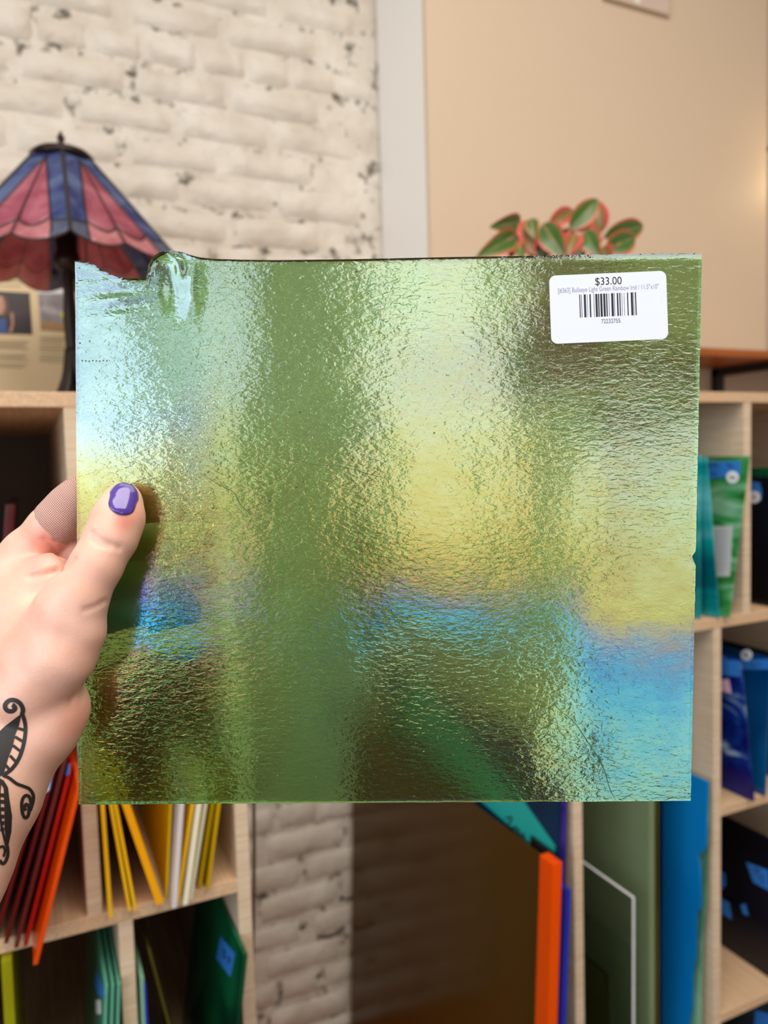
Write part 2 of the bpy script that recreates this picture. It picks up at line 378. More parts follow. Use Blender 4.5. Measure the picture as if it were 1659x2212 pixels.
# ------------------------------------------------------------------ glass sheets on the shelves
SH = []
def edge_sheet(top, bot, w, m, label, Y=YF, depth=.3, group=None, dx=0.0, extend=None, outline=None, zf=None, rest=False, name='glass_sheet'):
    """sheet standing edge-on to the aisle: top/bot are its front edge in the photo; zf is the board it stands on"""
    if rest: Y = PZ(bot[0], bot[1], zf+.0012).y          # its visible foot touches the board
    Tp, Bp = PY(top[0], top[1], Y), PY(bot[0], bot[1], Y)
    if extend: Tp = Bp+(Tp-Bp)*extend
    if zf is not None and not rest: Bp = Tp+(Bp-Tp)*((Tp.z-zf-.0012)/(Tp.z-Bp.z))
    d = Vector((dx, depth, 0)); th = Vector((w, 0, 0))
    pts = [Tp, Bp, Bp+d, Tp+d]
    if outline:
        nn = (Tp-Bp).cross(d).normalized(); fr_ = [Pl(x, y, Tp, nn) for x, y in outline[:-1]]+[Bp]; pts = fr_+[Bp+d, Tp+d]   # the broken edge wanders within the sheet
    o = slab(name, pts, th, m, None, .0006 if w > .003 and not outline else 0)
    tag(o, label, 'glass sheet', group)
    n = (Tp-Bp).cross(d).normalized()
    return o, Tp, n
def sticker(sh, q, m, name, rnd=False, off=.0006, label=None):
    o, p0, n = sh
    nn = n if n.dot(CAM-p0) > 0 else -n
    if rnd:
        (cx, cy), r = q; pts = [(cx+r*math.cos(a*math.pi/10), cy+r*math.sin(a*math.pi/10)) for a in range(20)]
    else: pts = q
    P = [Pl(x, y, p0, n)+nn*.0001 for x, y in pts]
    s = slab(name, P, nn*off, m); s.parent = o
    if label: s['label'] = label
    return s
def scribble(parent, sh, strokes, wpx=2.5, off=.0009, m=None, name='handwriting'):
    o, p0, n = sh; nn = n if n.dot(CAM-p0) > 0 else -n
    bm = bmesh.new()
    for st in strokes:
        for (a, b) in zip(st[:-1], st[1:]):
            d = Vector((b[0]-a[0], b[1]-a[1])); 
            if d.length == 0: continue
            q = Vector((-d.y, d.x)).normalized()*wpx/2
            P = [Pl(x, y, p0, n)+nn*off for x, y in ((a[0]+q.x, a[1]+q.y), (b[0]+q.x, b[1]+q.y), (b[0]-q.x, b[1]-q.y), (a[0]-q.x, a[1]-q.y))]
            vs = [bm.verts.new(p) for p in P]+[bm.verts.new(p+nn*.0001) for p in P]
            bm.faces.new(vs[:4]); bm.faces.new(vs[4:][::-1])
            for i in range(4): bm.faces.new((vs[i], vs[i+4], vs[(i+1) % 4+4], vs[(i+1) % 4]))
    s = from_bm(name, bm, m or M['ink']); s.parent = parent; s['kind'] = 'stuff'; return s

G = {}
G['maroon'] = sheet_mat('maroon_glass', srgb(86, 6, 8), srgb(110, 20, 18), transl=.2)
G['red'] = sheet_mat('red_glass', srgb(176, 22, 8), srgb(200, 36, 10), transl=.4)
G['orange'] = sheet_mat('orange_glass', srgb(240, 84, 6), srgb(250, 100, 16), transl=.4)
G['amber'] = sheet_mat('amber_yellow_glass', srgb(250, 188, 14), srgb(255, 204, 34), transl=.12)
G['gold'] = sheet_mat('gold_glass', srgb(254, 170, 4), srgb(255, 184, 14), transl=.12)
G['yellow'] = sheet_mat('olive_yellow_glass', srgb(206, 168, 10), srgb(226, 188, 24), transl=.15)
G['cream'] = sheet_mat('cream_glass', srgb(246, 236, 196), srgb(250, 244, 222), transl=.15)
G['white'] = sheet_mat('white_glass', srgb(236, 228, 228), srgb(246, 242, 244), transl=.4)
G['teal'] = sheet_mat('sea_green_glass', srgb(92, 178, 148), srgb(120, 200, 170), transl=.3)
G['dgreen'] = sheet_mat('dark_green_glass', srgb(4, 58, 38), srgb(18, 110, 66), scale=9, transl=.2)
G['lime'] = sheet_mat('yellow_green_glass', srgb(170, 166, 12), srgb(190, 190, 30), transl=.35)
G['olive'] = sheet_mat('olive_glass', srgb(92, 84, 30), srgb(110, 104, 40), transl=.3)
G['navy'] = sheet_mat('navy_glass', srgb(2, 44, 78), srgb(10, 62, 100), transl=.15)
G['violet'] = sheet_mat('violet_glass', srgb(36, 28, 120), srgb(70, 56, 150), scale=20, transl=.2)
G['cobalt'] = sheet_mat('cobalt_glass', srgb(28, 48, 170), srgb(44, 60, 190), transl=.2)
G['vorange'] = sheet_mat('vivid_orange_glass', srgb(255, 88, 0), srgb(255, 98, 10), transl=.3)
G['black'] = sheet_mat('black_glass', srgb(6, 7, 12), srgb(12, 16, 28), transl=0, rough=.08)
G['sage'] = sheet_mat('sage_glass', srgb(140, 158, 118), srgb(152, 170, 130), scale=3, transl=.35)
G['sky'] = sheet_mat('bright_blue_glass', srgb(8, 138, 214), srgb(20, 156, 232), scale=3, transl=.35)
G['seaedge'] = sheet_mat('rough_green_glass', srgb(20, 96, 66), srgb(150, 206, 170), scale=16, stretch=(1, 1, .4), transl=.3)
G['turq'] = sheet_mat('turquoise_streaky_glass', srgb(0, 110, 124), srgb(110, 206, 214), scale=4, stretch=(.6, .3, 4), transl=.2, contrast=(.38, .64), c3=srgb(20, 166, 170))
G['swirl'] = sheet_mat('green_swirl_glass', srgb(8, 96, 22), srgb(170, 214, 190), scale=6, stretch=(1.2, 1, 4.5), transl=.25, contrast=(.3, .72), c3=srgb(70, 160, 90), dist=1.6)
G['bswirl'] = sheet_mat('blue_swirl_glass', srgb(4, 10, 110), srgb(190, 220, 240), scale=7, stretch=(1, 1, 1.6), transl=.2, contrast=(.4, .72), c3=srgb(10, 60, 150), dist=1.8)
G['blue2'] = sheet_mat('deep_blue_glass', srgb(4, 62, 120), srgb(14, 92, 150), scale=6, transl=.2)
G['slate'] = sheet_mat('slate_black_glass', srgb(22, 32, 38), srgb(46, 60, 66), scale=10, transl=.05)
# amber and clear see-through sheets
def clear_mat(name, col, rough=.05):
    m, nt, N, L, B = new_mat(name)
    nz = N.new('ShaderNodeTexNoise'); nz.inputs['Scale'].default_value = 8; tc = N.new('ShaderNodeTexCoord'); L.new(tc.outputs['Object'], nz.inputs[0])
    bp = N.new('ShaderNodeBump'); bp.inputs['Strength'].default_value = .05; L.new(nz.outputs[0], bp.inputs['Height']); L.new(bp.outputs[0], B.inputs['Normal'])
    B.inputs['Base Color'].default_value = col; B.inputs['Transmission Weight'].default_value = 1; B.inputs['Roughness'].default_value = rough; B.inputs['IOR'].default_value = 1.5
    return m
G['brown'] = clear_mat('amber_brown_clear_glass', srgb(140, 108, 52), .16)
nt = G['brown'].node_tree; N, L = nt.nodes, nt.links
df = N.new('ShaderNodeBsdfDiffuse'); df.inputs[0].default_value = srgb(112, 78, 28); mx = N.new('ShaderNodeMixShader'); mx.inputs[0].default_value = .42
L.new(N['Principled BSDF'].outputs[0], mx.inputs[1]); L.new(df.outputs[0], mx.inputs[2]); L.new(mx.outputs[0], N['Material Output'].inputs[0])
G['clear'] = clear_mat('clear_glass', srgb(205, 212, 205), .03)

gy = 'yellow sheets standing in the plywood bay'
gr = 'red sheets fanned in the plywood bay'
y0 = ZL2
# red fan
RZ = dict(zf=ZL2, rest=True, depth=.26)
edge_sheet((84, 1620), (-42, 2030), .004, G['maroon'], 'dark maroon glass sheet at the arm side of the red fan', extend=1.0, **RZ)
r1 = edge_sheet((106, 1620), (-16, 2036), .004, G['maroon'], 'dark maroon glass sheet with a blue and white tag, in the red fan', extend=1.0, **RZ)
sticker(r1, [(103, 1668), (117, 1652), (108, 1706), (96, 1712)], M['tape'], 'tape_label')
sticker(r1, [(98, 1688), (110, 1680), (106, 1708), (94, 1716)], M['paper'], 'paper_dot', off=.0009)
edge_sheet((127, 1615), (8, 2040), .004, G['maroon'], 'thin dark maroon glass sheet between the tagged maroon one and the pinkish edged one', extend=1.0, **RZ)
edge_sheet((142, 1620), (30, 2050), .004, sheet_mat('brown_red_glass', srgb(96, 28, 24), srgb(110, 40, 36)), 'brownish red glass sheet with a dull pinkish edge, in the red fan', extend=1.0, **RZ)
r4 = edge_sheet((151, 1650), (50, 2046), .004, G['red'], 'bright red glass sheet beside the orange one in the red fan', extend=1.0, **RZ)
r5 = edge_sheet((166, 1700), (71, 2086), .0045, G['orange'], 'orange glass sheet with glowing front edge, last of the red fan', extend=1.0, **RZ)
sticker(r4, [(146, 1652), (151, 1650), (150, 1672), (144, 1676)], M['tape'], 'tape_label')
# yellow bay
def ysheet(top, bot, w, m, label, **k): return edge_sheet(top, bot, w, G[m], label, zf=ZL2, rest=True, depth=.24, extend=k.pop('ext', 1.30), group=gy, **k)
ysheet((217, 1741), (235, 1985), .0042, 'amber', 'amber yellow glass sheet standing upright nearest the red bay divider')
ysheet((236, 1741), (277, 1970), .0036, 'amber', 'left of two matching amber yellow glass sheets leaning together')
ysheet((246, 1741), (289, 1968), .0036, 'amber', 'right of two matching amber yellow glass sheets leaning together')
ysheet((264, 1741), (338, 1956), .0080, 'gold', 'thick golden orange glass sheet leaning steeply against its neighbours', ext=1.25)
ysheet((366, 1741), (357, 1944), .0026, 'yellow', 'olive yellow glass sheet lying against the white glass sheet')
ysheet((388, 1741), (372, 1964), .0050, 'white', 'milky white glass sheet standing among the yellow ones')
ysheet((412, 1741), (381, 1952), .0035, 'amber', 'thin amber glass sheet between the white and the cream sheets')
ysheet((426, 1741), (396, 1957), .0050, 'cream', 'thick cream glass sheet behind the thin amber one')
ysheet((440, 1741), (408, 1946), .0040, 'cream', 'cream glass sheet with pale yellow tint, next to the last yellow pair')
ysheet((455, 1741), (427, 1920), .0042, 'yellow', 'inner olive yellow glass sheet of the pair near the end panel')
ysheet((469, 1741), (445, 1922), .0042, 'yellow', 'outer olive yellow glass sheet of the pair near the end panel')
# lower left row
t1 = edge_sheet((226, 2130), (216, 2400), .0040, G['teal'], 'sea green glass sheet with a blue tape tag on its face', Y=YF-.01, depth=.25, zf=ZL2-.30)
edge_sheet((240, 2128), (231, 2400), .0036, G['teal'], 'plain sea green glass sheet, middle one of its stack', Y=YF-.01, depth=.25, zf=ZL2-.30)
edge_sheet((253, 2126), (245, 2400), .0036, G['teal'], 'plain sea green glass sheet resting against the plywood divider', Y=YF-.01, depth=.25, zf=ZL2-.30)
sticker(t1, [(210, 2095), (222, 2130), (226, 2155), (214, 2150), (204, 2125)], M['tape'], 'tape_label')
sticker(t1, [(208, 2160), (216, 2160), (217, 2190), (209, 2190)], M['paper'], 'paper_label')
edge_sheet((2, 2078), (20, 2400), .010, G['lime'], 'yellow green glass sheet in the lowest bay under the red fan', Y=YF-.01, depth=.25, zf=ZL2-.30)
edge_sheet((302, 2112), (313, 2400), .0045, sheet_mat('pale_green_glass', srgb(130, 180, 140), srgb(150, 200, 170)), 'pale green glass sheet leaning beside the lower divider', Y=YF-.01, depth=.22, zf=ZL2-.30)
edge_sheet((309, 2128), (327, 2400), .0030, G['cobalt'], 'blue edged glass sheet beside the pale green one', Y=YF-.01, depth=.2, zf=ZL2-.30)
edge_sheet((318, 2050), (382, 2290), .0035, G['olive'], 'thin olive glass sheet leaning over in the lowest bay', Y=YF+.02, depth=.2, zf=ZL2-.30)
dg = edge_sheet((526, 2063), (498, 2330), .0050, G['dgreen'], 'large dark green glass sheet with a blue tag, against the end panel', Y=YF-.04, depth=.24, zf=ZL2-.30)
sticker(dg, [(477, 2023), (508, 2060), (498, 2110), (468, 2070)], M['tape'], 'tape_label')
scribble(dg[0], dg, [[(482, 2050), (488, 2056), (484, 2064), (490, 2070)], [(494, 2066), (499, 2074), (493, 2080)]], 3)
edge_sheet((12, 1090), (-12, 1480), .010, G['maroon'], 'dark red glass sheet in the shadowy upper bay behind the hand', Y=YF+.12, depth=.25, zf=ZL1)

# tall sheets in the gap, leaning on the right unit's end panel
ZPL = PY(850, 2177, YW-.016).z
GZ = dict(zf=ZPL)
edge_sheet((1193, 1864), (1184, 2300), .0018, G['brown'], 'large see through amber brown glass sheet reaching back to the brick wall', depth=YW-YF-.035, Y=YF, dx=-.004, **GZ)
edge_sheet((1195, 1868), (1182, 2300), .0150, G['vorange'], 'vivid orange glass strip with a broad bright front edge', depth=.03, Y=YF-.036, **GZ)
edge_sheet((1199, 1846), (1189, 2300), .0030, G['black'], 'black glass sheet just behind the orange one', depth=.06, Y=YF, dx=.001, **GZ)
edge_sheet((1225, 1924), (1211, 2300), .0070, G['cobalt'], 'cobalt blue glass strip between the orange edge and the plywood panel', depth=.028, Y=YF-.032, **GZ)
nv = edge_sheet((1208, 1650), (1198, 2300), .0030, G['navy'], 'tall navy glass sheet with long teal label, against the end panel', depth=.60, Y=YF+.002, **GZ)
edge_sheet((1216, 1640), (1206, 2300), .0085, G['violet'], 'violet blue glass sheet against the plywood end panel', depth=.5, Y=YF+.002, **GZ)
M['teal_label'] = mat('teal_label', srgb(20, 172, 166), .5, .05)
sticker(nv, [(820, 1540), (900, 1440), (1110, 1700), (1200, 1828), (1196, 1866)], M['teal_label'], 'label_strip', label='long teal label strip')
scribble(nv[0], nv, [[(1092, 1768), (1106, 1764), (1104, 1776), (1094, 1784)], [(1100, 1786), (1114, 1790)], [(1112, 1784), (1124, 1796), (1110, 1798)], [(1116, 1806), (1132, 1800), (1134, 1812), (1122, 1816)]], 4)
# big bay of the right unit
edge_sheet((1402, 1380), (1404, 2300), .0105, G['sage'], 'large sage green glass sheet with a rough brown front edge', depth=.55, Y=YF+.002, zf=.16)
edge_sheet((1420, 1420), (1421, 2300), .0025, G['olive'], 'thin brownish glass sheet close behind the sage green one', depth=.5, Y=YF+.006, zf=.16)
edge_sheet((1432, 1430), (1430, 2300), .0025, G['navy'], 'thin dark teal glass sheet between the brownish and the bright blue ones', depth=.5, Y=YF+.01, zf=.16)
bl_out = [(1528, 1689), (1525, 1770), (1524, 1830), (1519, 1841), (1507, 1842), (1512, 1891), (1513, 1936), (1512, 1963), (1504, 1972), (1501, 2071), (1495, 2101), (1494, 2176), (1484, 2230), (1478, 2300)]
edge_sheet((1528, 1689), (1503, 2300), .0035, G['sky'], 'bright blue glass sheet with a wavy broken front edge', depth=.55, Y=YF-.004, outline=bl_out, zf=.16)
gr_out = [(1527, 1693), (1527, 1780), (1524, 1850), (1522, 1950), (1514, 2041), (1511, 2140), (1500, 2300)]
edge_sheet((1527, 1693), (1509, 2300), .0060, G['seaedge'], 'thick green glass sheet with rough pale edge, behind the bright blue one', depth=.5, Y=YF+.004, outline=gr_out, zf=.16)
cl = edge_sheet((1366, 1940), (1366, 2300), .0035, G['clear'], 'clear glass sheet with a frosted white cut edge', depth=.32, Y=YF-.02, zf=.16)
M['frost'] = mat('frosted_cut_edge', srgb(214, 212, 216), .7, .15, 90)
Tp = PY(1366, 1940, YF-.02); Bp = PY(1366, 2300, YF-.02)
e1 = slab('frosted_edge', [Tp+Vector((-.0004, -.0006, .0008)), Bp+Vector((-.0004, -.0006, 0)), Bp+Vector((.0040, -.0006, 0)), Tp+Vector((.0040, -.0006, .0008))], Vector((0, .0005, 0)), M['frost']); e1.parent = cl[0]; e1['label'] = 'frosted white front edge'
e2 = slab('frosted_edge', [Tp+Vector((-.0004, 0, .0002)), Tp+Vector((.0040, 0, .0002)), Tp+Vector((.0040, .32, .0002)), Tp+Vector((-.0004, .32, .0002))], Vector((0, 0, .0006)), M['frost']); e2.parent = cl[0]; e2['label'] = 'frosted white top edge'
edge_sheet((1311, 2106), (1314, 2330), .0030, clear_mat('clear_green_glass', srgb(150, 170, 90), .05), 'small clear green glass sheet low beside the clear one', depth=.16, Y=YF-.01, zf=.16)
# right column
edge_sheet((1511, 982), (1511, 1337), .0030, G['turq'], 'left streaky turquoise glass sheet leaning in the upper bay', depth=.28, zf=ZR1, rest=True)
edge_sheet((1525, 988), (1552, 1333), .0035, G['turq'], 'right streaky turquoise glass sheet overlapping the green swirled one', depth=.28, zf=ZR1, Y=YF-.004)
sw = edge_sheet((1618, 985), (1576, 1320), .0035, G['swirl'], 'green and blue swirled glass sheet with blue tape and paper label', depth=.28, zf=ZR1, Y=YF-.012)
sticker(sw, [(1527, 998), (1599, 996), (1599, 1027), (1527, 1035)], M['tape'], 'tape_label')
scribble(sw[0], sw, [[(1532, 1002), (1532, 1010)], [(1537, 1002), (1532, 1006), (1538, 1010)], [(1541, 1003), (1547, 1003)], [(1544, 1003), (1544, 1010)], [(1550, 1003), (1550, 1010)], [(1570, 1003), (1575, 1002), (1575, 1010)], [(1580, 1003), (1580, 1010), (1587, 1009)], [(1535, 1022), (1540, 1020), (1540, 1027)], [(1545, 1020), (1548, 1026)]], 2.2)
dt = sticker(sw, ((1583, 1031), 13), M['paper'], 'price_dot', True, off=.0010)
scribble(sw[0], sw, [[(1577, 1027), (1582, 1036)], [(1584, 1027), (1582, 1034), (1588, 1034)], [(1588, 1028), (1590, 1035)]], 2, off=.0013)
sticker(sw, [(1534, 1137), (1582, 1137), (1577, 1245), (1546, 1246)], mat('grey_paper', srgb(190, 190, 192), .6, .03), 'paper_label')
scribble(sw[0], sw, [[(1538+i*.9, 1148+i*10.5), (1578-i*.4, 1148+i*10)] for i in range(9)], 1.3, m=mat('grey_print', srgb(140, 140, 146), .6, .03), name='print_lines')
bk = edge_sheet((1700, 1030), (1690, 1296), .005, G['black'], 'black glass sheet with blue tag and white dot in the upper bay', Y=YF-.005, depth=.30, zf=ZR1)
sticker(bk, [(1624, 1040), (1641, 1043), (1646, 1062), (1644, 1082), (1624, 1080)], M['tape'], 'tape_label')
sticker(bk, ((1630, 1074), 13), M['paper'], 'price_dot', True, off=.0010)
scribble(bk[0], bk, [[(1626, 1070), (1632, 1078)], [(1633, 1070), (1628, 1078)]], 2, off=.0013)
edge_sheet((1716, 1010), (1706, 1292), .005, G['dgreen'], 'dark green glass sheet behind the black one in the upper bay', Y=YF, depth=.30, zf=ZR1)
# middle row
sl = edge_sheet((1712, 1420), (1700, 1725), .005, G['slate'], 'dark slate glass sheet at the back of the middle bay', Y=YF+.01, depth=.36, zf=ZR2)
b2 = edge_sheet((1664, 1422), (1650, 1742), .004, G['blue2'], 'deep blue glass sheet with tape tag and white dot in the middle bay', depth=.28, zf=ZR2, Y=YF-.006)
sticker(b2, [(1603, 1424), (1664, 1424), (1662, 1446), (1605, 1446)], M['tape'], 'tape_label')
sticker(b2, ((1613, 1415), 12), M['paper'], 'price_dot', True, off=.0010)
scribble(b2[0], b2, [[(1608, 1411), (1613, 1419)], [(1617, 1411), (1612, 1414), (1617, 1419)]], 2, off=.0013)
scribble(b2[0], b2, [[(1622, 1434), (1628, 1440)], [(1632, 1433), (1634, 1440)], [(1638, 1434), (1644, 1436)]], 2)
bs2 = edge_sheet((1598, 1426), (1628, 1744), .004, G['bswirl'], 'cobalt and white swirled glass sheet with a small pink label', depth=.28, zf=ZR2, Y=YF-.012)
sticker(bs2, [(1556, 1424), (1599, 1428), (1601, 1462), (1556, 1458)], M['tape'], 'tape_label')
sticker(bs2, [(1556, 1468), (1574, 1467), (1580, 1498), (1556, 1492)], mat('pink_paper', srgb(244, 196, 214), .6, .05), 'pink_label')
# bottom row
k1 = edge_sheet((1704, 1834), (1692, 2190), .005, G['black'], 'black glass sheet with several blue tags in the lowest right bay', Y=YF-.005, depth=.34, zf=ZR3)
for q in ([(1612, 1862), (1660, 1880), (1662, 1924), (1628, 1906)], [(1558, 1884), (1566, 1886), (1568, 1912), (1560, 1922)], [(1557, 1940), (1575, 1950), (1581, 1986), (1558, 1972)], [(1600, 1955), (1610, 1952), (1617, 1978), (1606, 1974)]):
    sticker(k1, q, M['tape'], 'tape_label')
scribble(k1[0], k1, [[(1630, 1876), (1640, 1880), (1634, 1886)], [(1640, 1892), (1650, 1896)], [(1644, 1900), (1652, 1906)]], 2.5)
edge_sheet((1722, 1842), (1716, 2186), .005, G['blue2'], 'deep blue glass sheet behind the tagged black one', Y=YF, depth=.3, zf=ZR3)
k3 = edge_sheet((1690, 2186), (1680, 2420), .005, G['slate'], 'dark sheet under the lowest right shelf with a blue tag', Y=YF+.0, depth=.2, zf=.16)
sticker(k3, [(1632, 2182), (1662, 2190), (1664, 2216), (1630, 2216)], M['tape'], 'tape_label')

# cable hanging down the wall beside the left unit
pts = [PY(545+4*math.sin(t*5), 1600+t*760, YF+.06) for t in [i/16 for i in range(17)]]
tag(tube('hanging_cable', catmull(pts, 4), .0022, mat('brown_cable', srgb(96, 78, 62), .5, .1)), 'thin brown cable hanging beside the yellow glass bays', 'cable')

# ================================================================== STAINED GLASS LAMP
LC = PD(133, 330, 1.19); LC = Vector((LC.x, LC.y, 0))
zt = PD(137, 342, 1.19).z; zb = PD(140, 486, 1.19-.176).z; zfoot = ZLT
lamp = empty('table_lamp', (LC.x, LC.y, zfoot), 'stained glass table lamp with blue and pink hexagonal shade on bronze base', 'lamp')
shade = bpy.data.objects.new('shade', None); C.objects.link(shade); shade.location = LC+Vector((0, 0, zb)); bpy.context.view_layer.update(); adopt(lamp, shade)
def shade_mat(name, c1, c2, tr=.45):
    return sheet_mat(name, c1, c2, scale=22, transl=tr, rough=.18)
SB = shade_mat('blue_shade_glass', srgb(58, 66, 130), srgb(116, 134, 178)); SP = shade_mat('pink_shade_glass', srgb(176, 84, 104), srgb(206, 126, 142), .4)
SP2 = shade_mat('light_pink_shade_glass', srgb(200, 120, 128), srgb(222, 160, 162), .4)
rtop, rbot = .042, .176
# angle of a rib that points at the camera
a0 = math.atan2(CAM.y-LC.y, CAM.x-LC.x)+math.radians(2)
def rim_drop(t):  # scalloped hem: t = 0..1 across one facet
    return -.030*abs(math.sin(2*math.pi*t))**.8 - .006*math.sin(math.pi*t)
def facet_pt(f, t, h, wob=0):
    """f facet, t across 0..1, h 0 top .. 1 rim"""
    A = a0+f*math.pi/3; Bq = A+math.pi/3
    r = rtop+(rbot-rtop)*h; zz = zt+(zb-zt)*h
    pa = Vector((math.cos(A)*r, math.sin(A)*r, 0)); pb = Vector((math.cos(Bq)*r, math.sin(Bq)*r, 0))
    p = pa.lerp(pb, t); return LC+Vector((p.x, p.y, zz))
def hem(t): # bottom of the glass at t, as h
    s = abs(math.sin(2*math.pi*t)) if True else 0
    return .98+.09*abs(math.sin(math.pi*(2*t)))**.9
def patch(name, f, tfun0, tfun1, h0, h1f, m, n=8, nt=6):
    """grid patch between t functions of h, from h0(t) to h1(t); two-sided 2 mm glass"""
    V = []; Fc = []
    A = a0+f*math.pi/3+math.pi/6; nrm = Vector((math.cos(A)*(zt-zb), math.sin(A)*(zt-zb), (rbot-rtop)*.87)).normalized()
    for side in (0, 1):
        for j in range(n+1):
            for i in range(nt+1):
                q = j/n; s = i/nt
                ta_, tb_ = tfun0(q), tfun1(q); t = ta_+(tb_-ta_)*s
                ha = h0(t) if callable(h0) else h0; hb = h1f(t) if callable(h1f) else h1f
                V.append(facet_pt(f, t, ha+(hb-ha)*q)-nrm*.002*side)
    st = nt+1; off = (n+1)*st
    for j in range(n):
        for i in range(nt):
            a = j*st+i; Fc.append((a, a+1, a+st+1, a+st)); Fc.append((off+a, off+a+st, off+a+st+1, off+a+1))
    for i in range(nt): Fc.append((i, off+i, off+i+1, i+1)); e = n*st+i; Fc.append((e, e+1, off+e+1, off+e))
    for j in range(n): a = j*st; Fc.append((a, a+st, off+a+st, off+a)); a += nt; Fc.append((a, off+a, off+a+st, a+st))
    o = mesh(name, V, Fc, m, None, True); o.parent = shade; o.matrix_parent_inverse = shade.matrix_world.inverted()
    return o
bpy.context.view_layer.update()
came_paths = []
for f in range(6):
    sw_ = lambda q, k=1: .30-.13*q          # width of the blue rib strip as share of the facet
    band = lambda t: .86+.16*abs(math.sin(2*math.pi*t))*.6
    bl0 = lambda q: 0.0; bl1 = lambda q: .34-.14*q
    br0 = lambda q: .66+.14*q; br1 = lambda q: 1.0
    mid = lambda q: .5
    wb = lambda h: min(.5, .027/(rtop+(rbot-rtop)*h))
    bw = wb(.86); hs = (.054-rtop)/(rbot-rtop)
    wq = lambda q: wb(hs+(.86-hs)*q)
    patch('blue_pane', f, bl0, lambda q: wb(.86*q), 0, .86, SB); patch('blue_pane', f, lambda q: 1-wb(.86*q), br1, 0, .86, SB)
    patch('grey_pane', f, bl0, lambda q: bw, .86, hem, shade_mat('grey_blue_glass%d' % f, srgb(90, 96, 124), srgb(120, 128, 150)) if f == 0 else bpy.data.materials['grey_blue_glass0'], 4)
    patch('grey_pane', f, lambda q: 1-bw, br1, .86, hem, bpy.data.materials['grey_blue_glass0'], 4)
    pk = lambda t: .82+.09*math.sin(math.pi*min(1, max(0, (min(t, 1-t)-bw)/(.5-bw))))**1.0 if bw <= t <= 1-bw else .86
    patch('pink_pane', f, wq, mid, hs, pk, SP, 10); patch('pink_pane', f, mid, lambda q: 1-wq(q), hs, pk, SP, 10)
    patch('light_pink_pane', f, lambda q: bw, mid, pk, hem, SP2, 4); patch('light_pink_pane', f, mid, lambda q: 1-bw, pk, hem, SP2, 4)
    FP = lambda t, h: facet_pt(f, t, h)
    came_paths.append(([FP(0, h/10) for h in range(11)], .0028))
    for sgn in (0, 1):
        came_paths.append(([FP(wb(hs+(.99-hs)*q/8) if not sgn else 1-wb(hs+(.99-hs)*q/8), hs+(.99-hs)*q/8) for q in range(9)], .0014))
        came_paths.append(([FP((bw+(.5-bw)*q/8) if not sgn else (1-bw-(.5-bw)*q/8), pk(bw+(.5-bw)*q/8)) for q in range(9)], .0014))
    came_paths.append(([FP(.5, hs+(.98-hs)*q/8) for q in range(9)], .0014))
    came_paths.append(([FP(q/24, hem(q/24)) for q in range(25)], .0016))
    came_paths.append(([FP(bw*q/4, .86) for q in range(5)], .0012)); came_paths.append(([FP(1-bw*q/4, .86) for q in range(5)], .0012))
# lead lines joined into one lattice
V = []; Fc = []
for pts, r in came_paths:
    n = len(pts); b0 = len(V)
    for i, p in enumerate(pts):
        t = (pts[min(i+1, n-1)]-pts[max(i-1, 0)]).normalized(); a = t.cross(Vector((0, 0, 1)))
        if a.length < .05: a = t.cross(Vector((1, 0, 0)))
        a.normalize(); b = t.cross(a)
        for k in range(6): w = math.pi*k/3; V.append(p+(a*math.cos(w)+b*math.sin(w))*r)
    for i in range(n-1):
        for k in range(6): Fc.append((b0+i*6+k, b0+i*6+(k+1) % 6, b0+(i+1)*6+(k+1) % 6, b0+(i+1)*6+k))
o = mesh('lead_came', V, Fc, mat('lead_came', srgb(58, 50, 52), .4, .1, metal=.5), None, True)
o.parent = shade; o.matrix_parent_inverse = shade.matrix_world.inverted()
lathe('cap', [(.046, -.006), (.047, .002), (.040, .008), (.022, .013), (.010, .016), (.004, .017)], LC+Vector((0, 0, zt)), M['dark_metal'], lamp)
lathe('finial', [(.004, 0), (.007, .003), (.007, .007), (.004, .010), (.0055, .014), (.006, .018), (.003, .022), (.002, .026)], LC+Vector((0, 0, zt+.014)), M['dark_metal'], lamp, 14)
lathe('pole', [(.010, .06), (.012, .08), (.009, .10), (.011, .16), (.009, .19), (.008, zb-zfoot), (.007, zt-zfoot)], LC+Vector((0, 0, zfoot)), M['dark_metal'], lamp, 14)
lathe('socket', [(.012, 0), (.019, .006), (.019, .022), (.016, .03), (.017, .055), (.012, .062)], LC+Vector((0, 0, zb-.012)), M['dark_metal'], lamp, 18)
tr_ = Vector((rt.x, rt.y, 0)).normalized(); tf = Vector((fw.x, fw.y, 0)).normalized()
for k in range(3):
    s = (.030 if k == 0 else -.026 if k == 1 else .002); pz = zb+.02
    tube('pull_chain', [LC+tr_*s+tf*.01*k+Vector((0, 0, zb+.045)), LC+tr_*s+tf*.01*k+Vector((0, 0, zb-.008))], [.0012, .0012], M['black'], lamp, 6)
    lathe('chain_knob', [(.001, .012), (.004, .006), (.005, 0), (.003, -.006)], LC+tr_*s+tf*.01*k+Vector((0, 0, zb-.016)), M['black'], lamp, 10)
for k in range(5):
    A = math.atan2(-tr_.y, -tr_.x)+math.radians(72*k+8); d = Vector((math.cos(A), math.sin(A), 0))
    tube('root_foot', catmull([LC+d*.004+Vector((0, 0, zfoot+.11)), LC+d*.012+Vector((0, 0, zfoot+.065)), LC+d*.035+Vector((0, 0, zfoot+.018)), LC+d*.062+Vector((0, 0, zfoot+.0055)), LC+d*.082+Vector((0, 0, zfoot+.004))], 5), [.008-.0042*i/20 for i in range(21)], M['dark_metal'], lamp, 8)
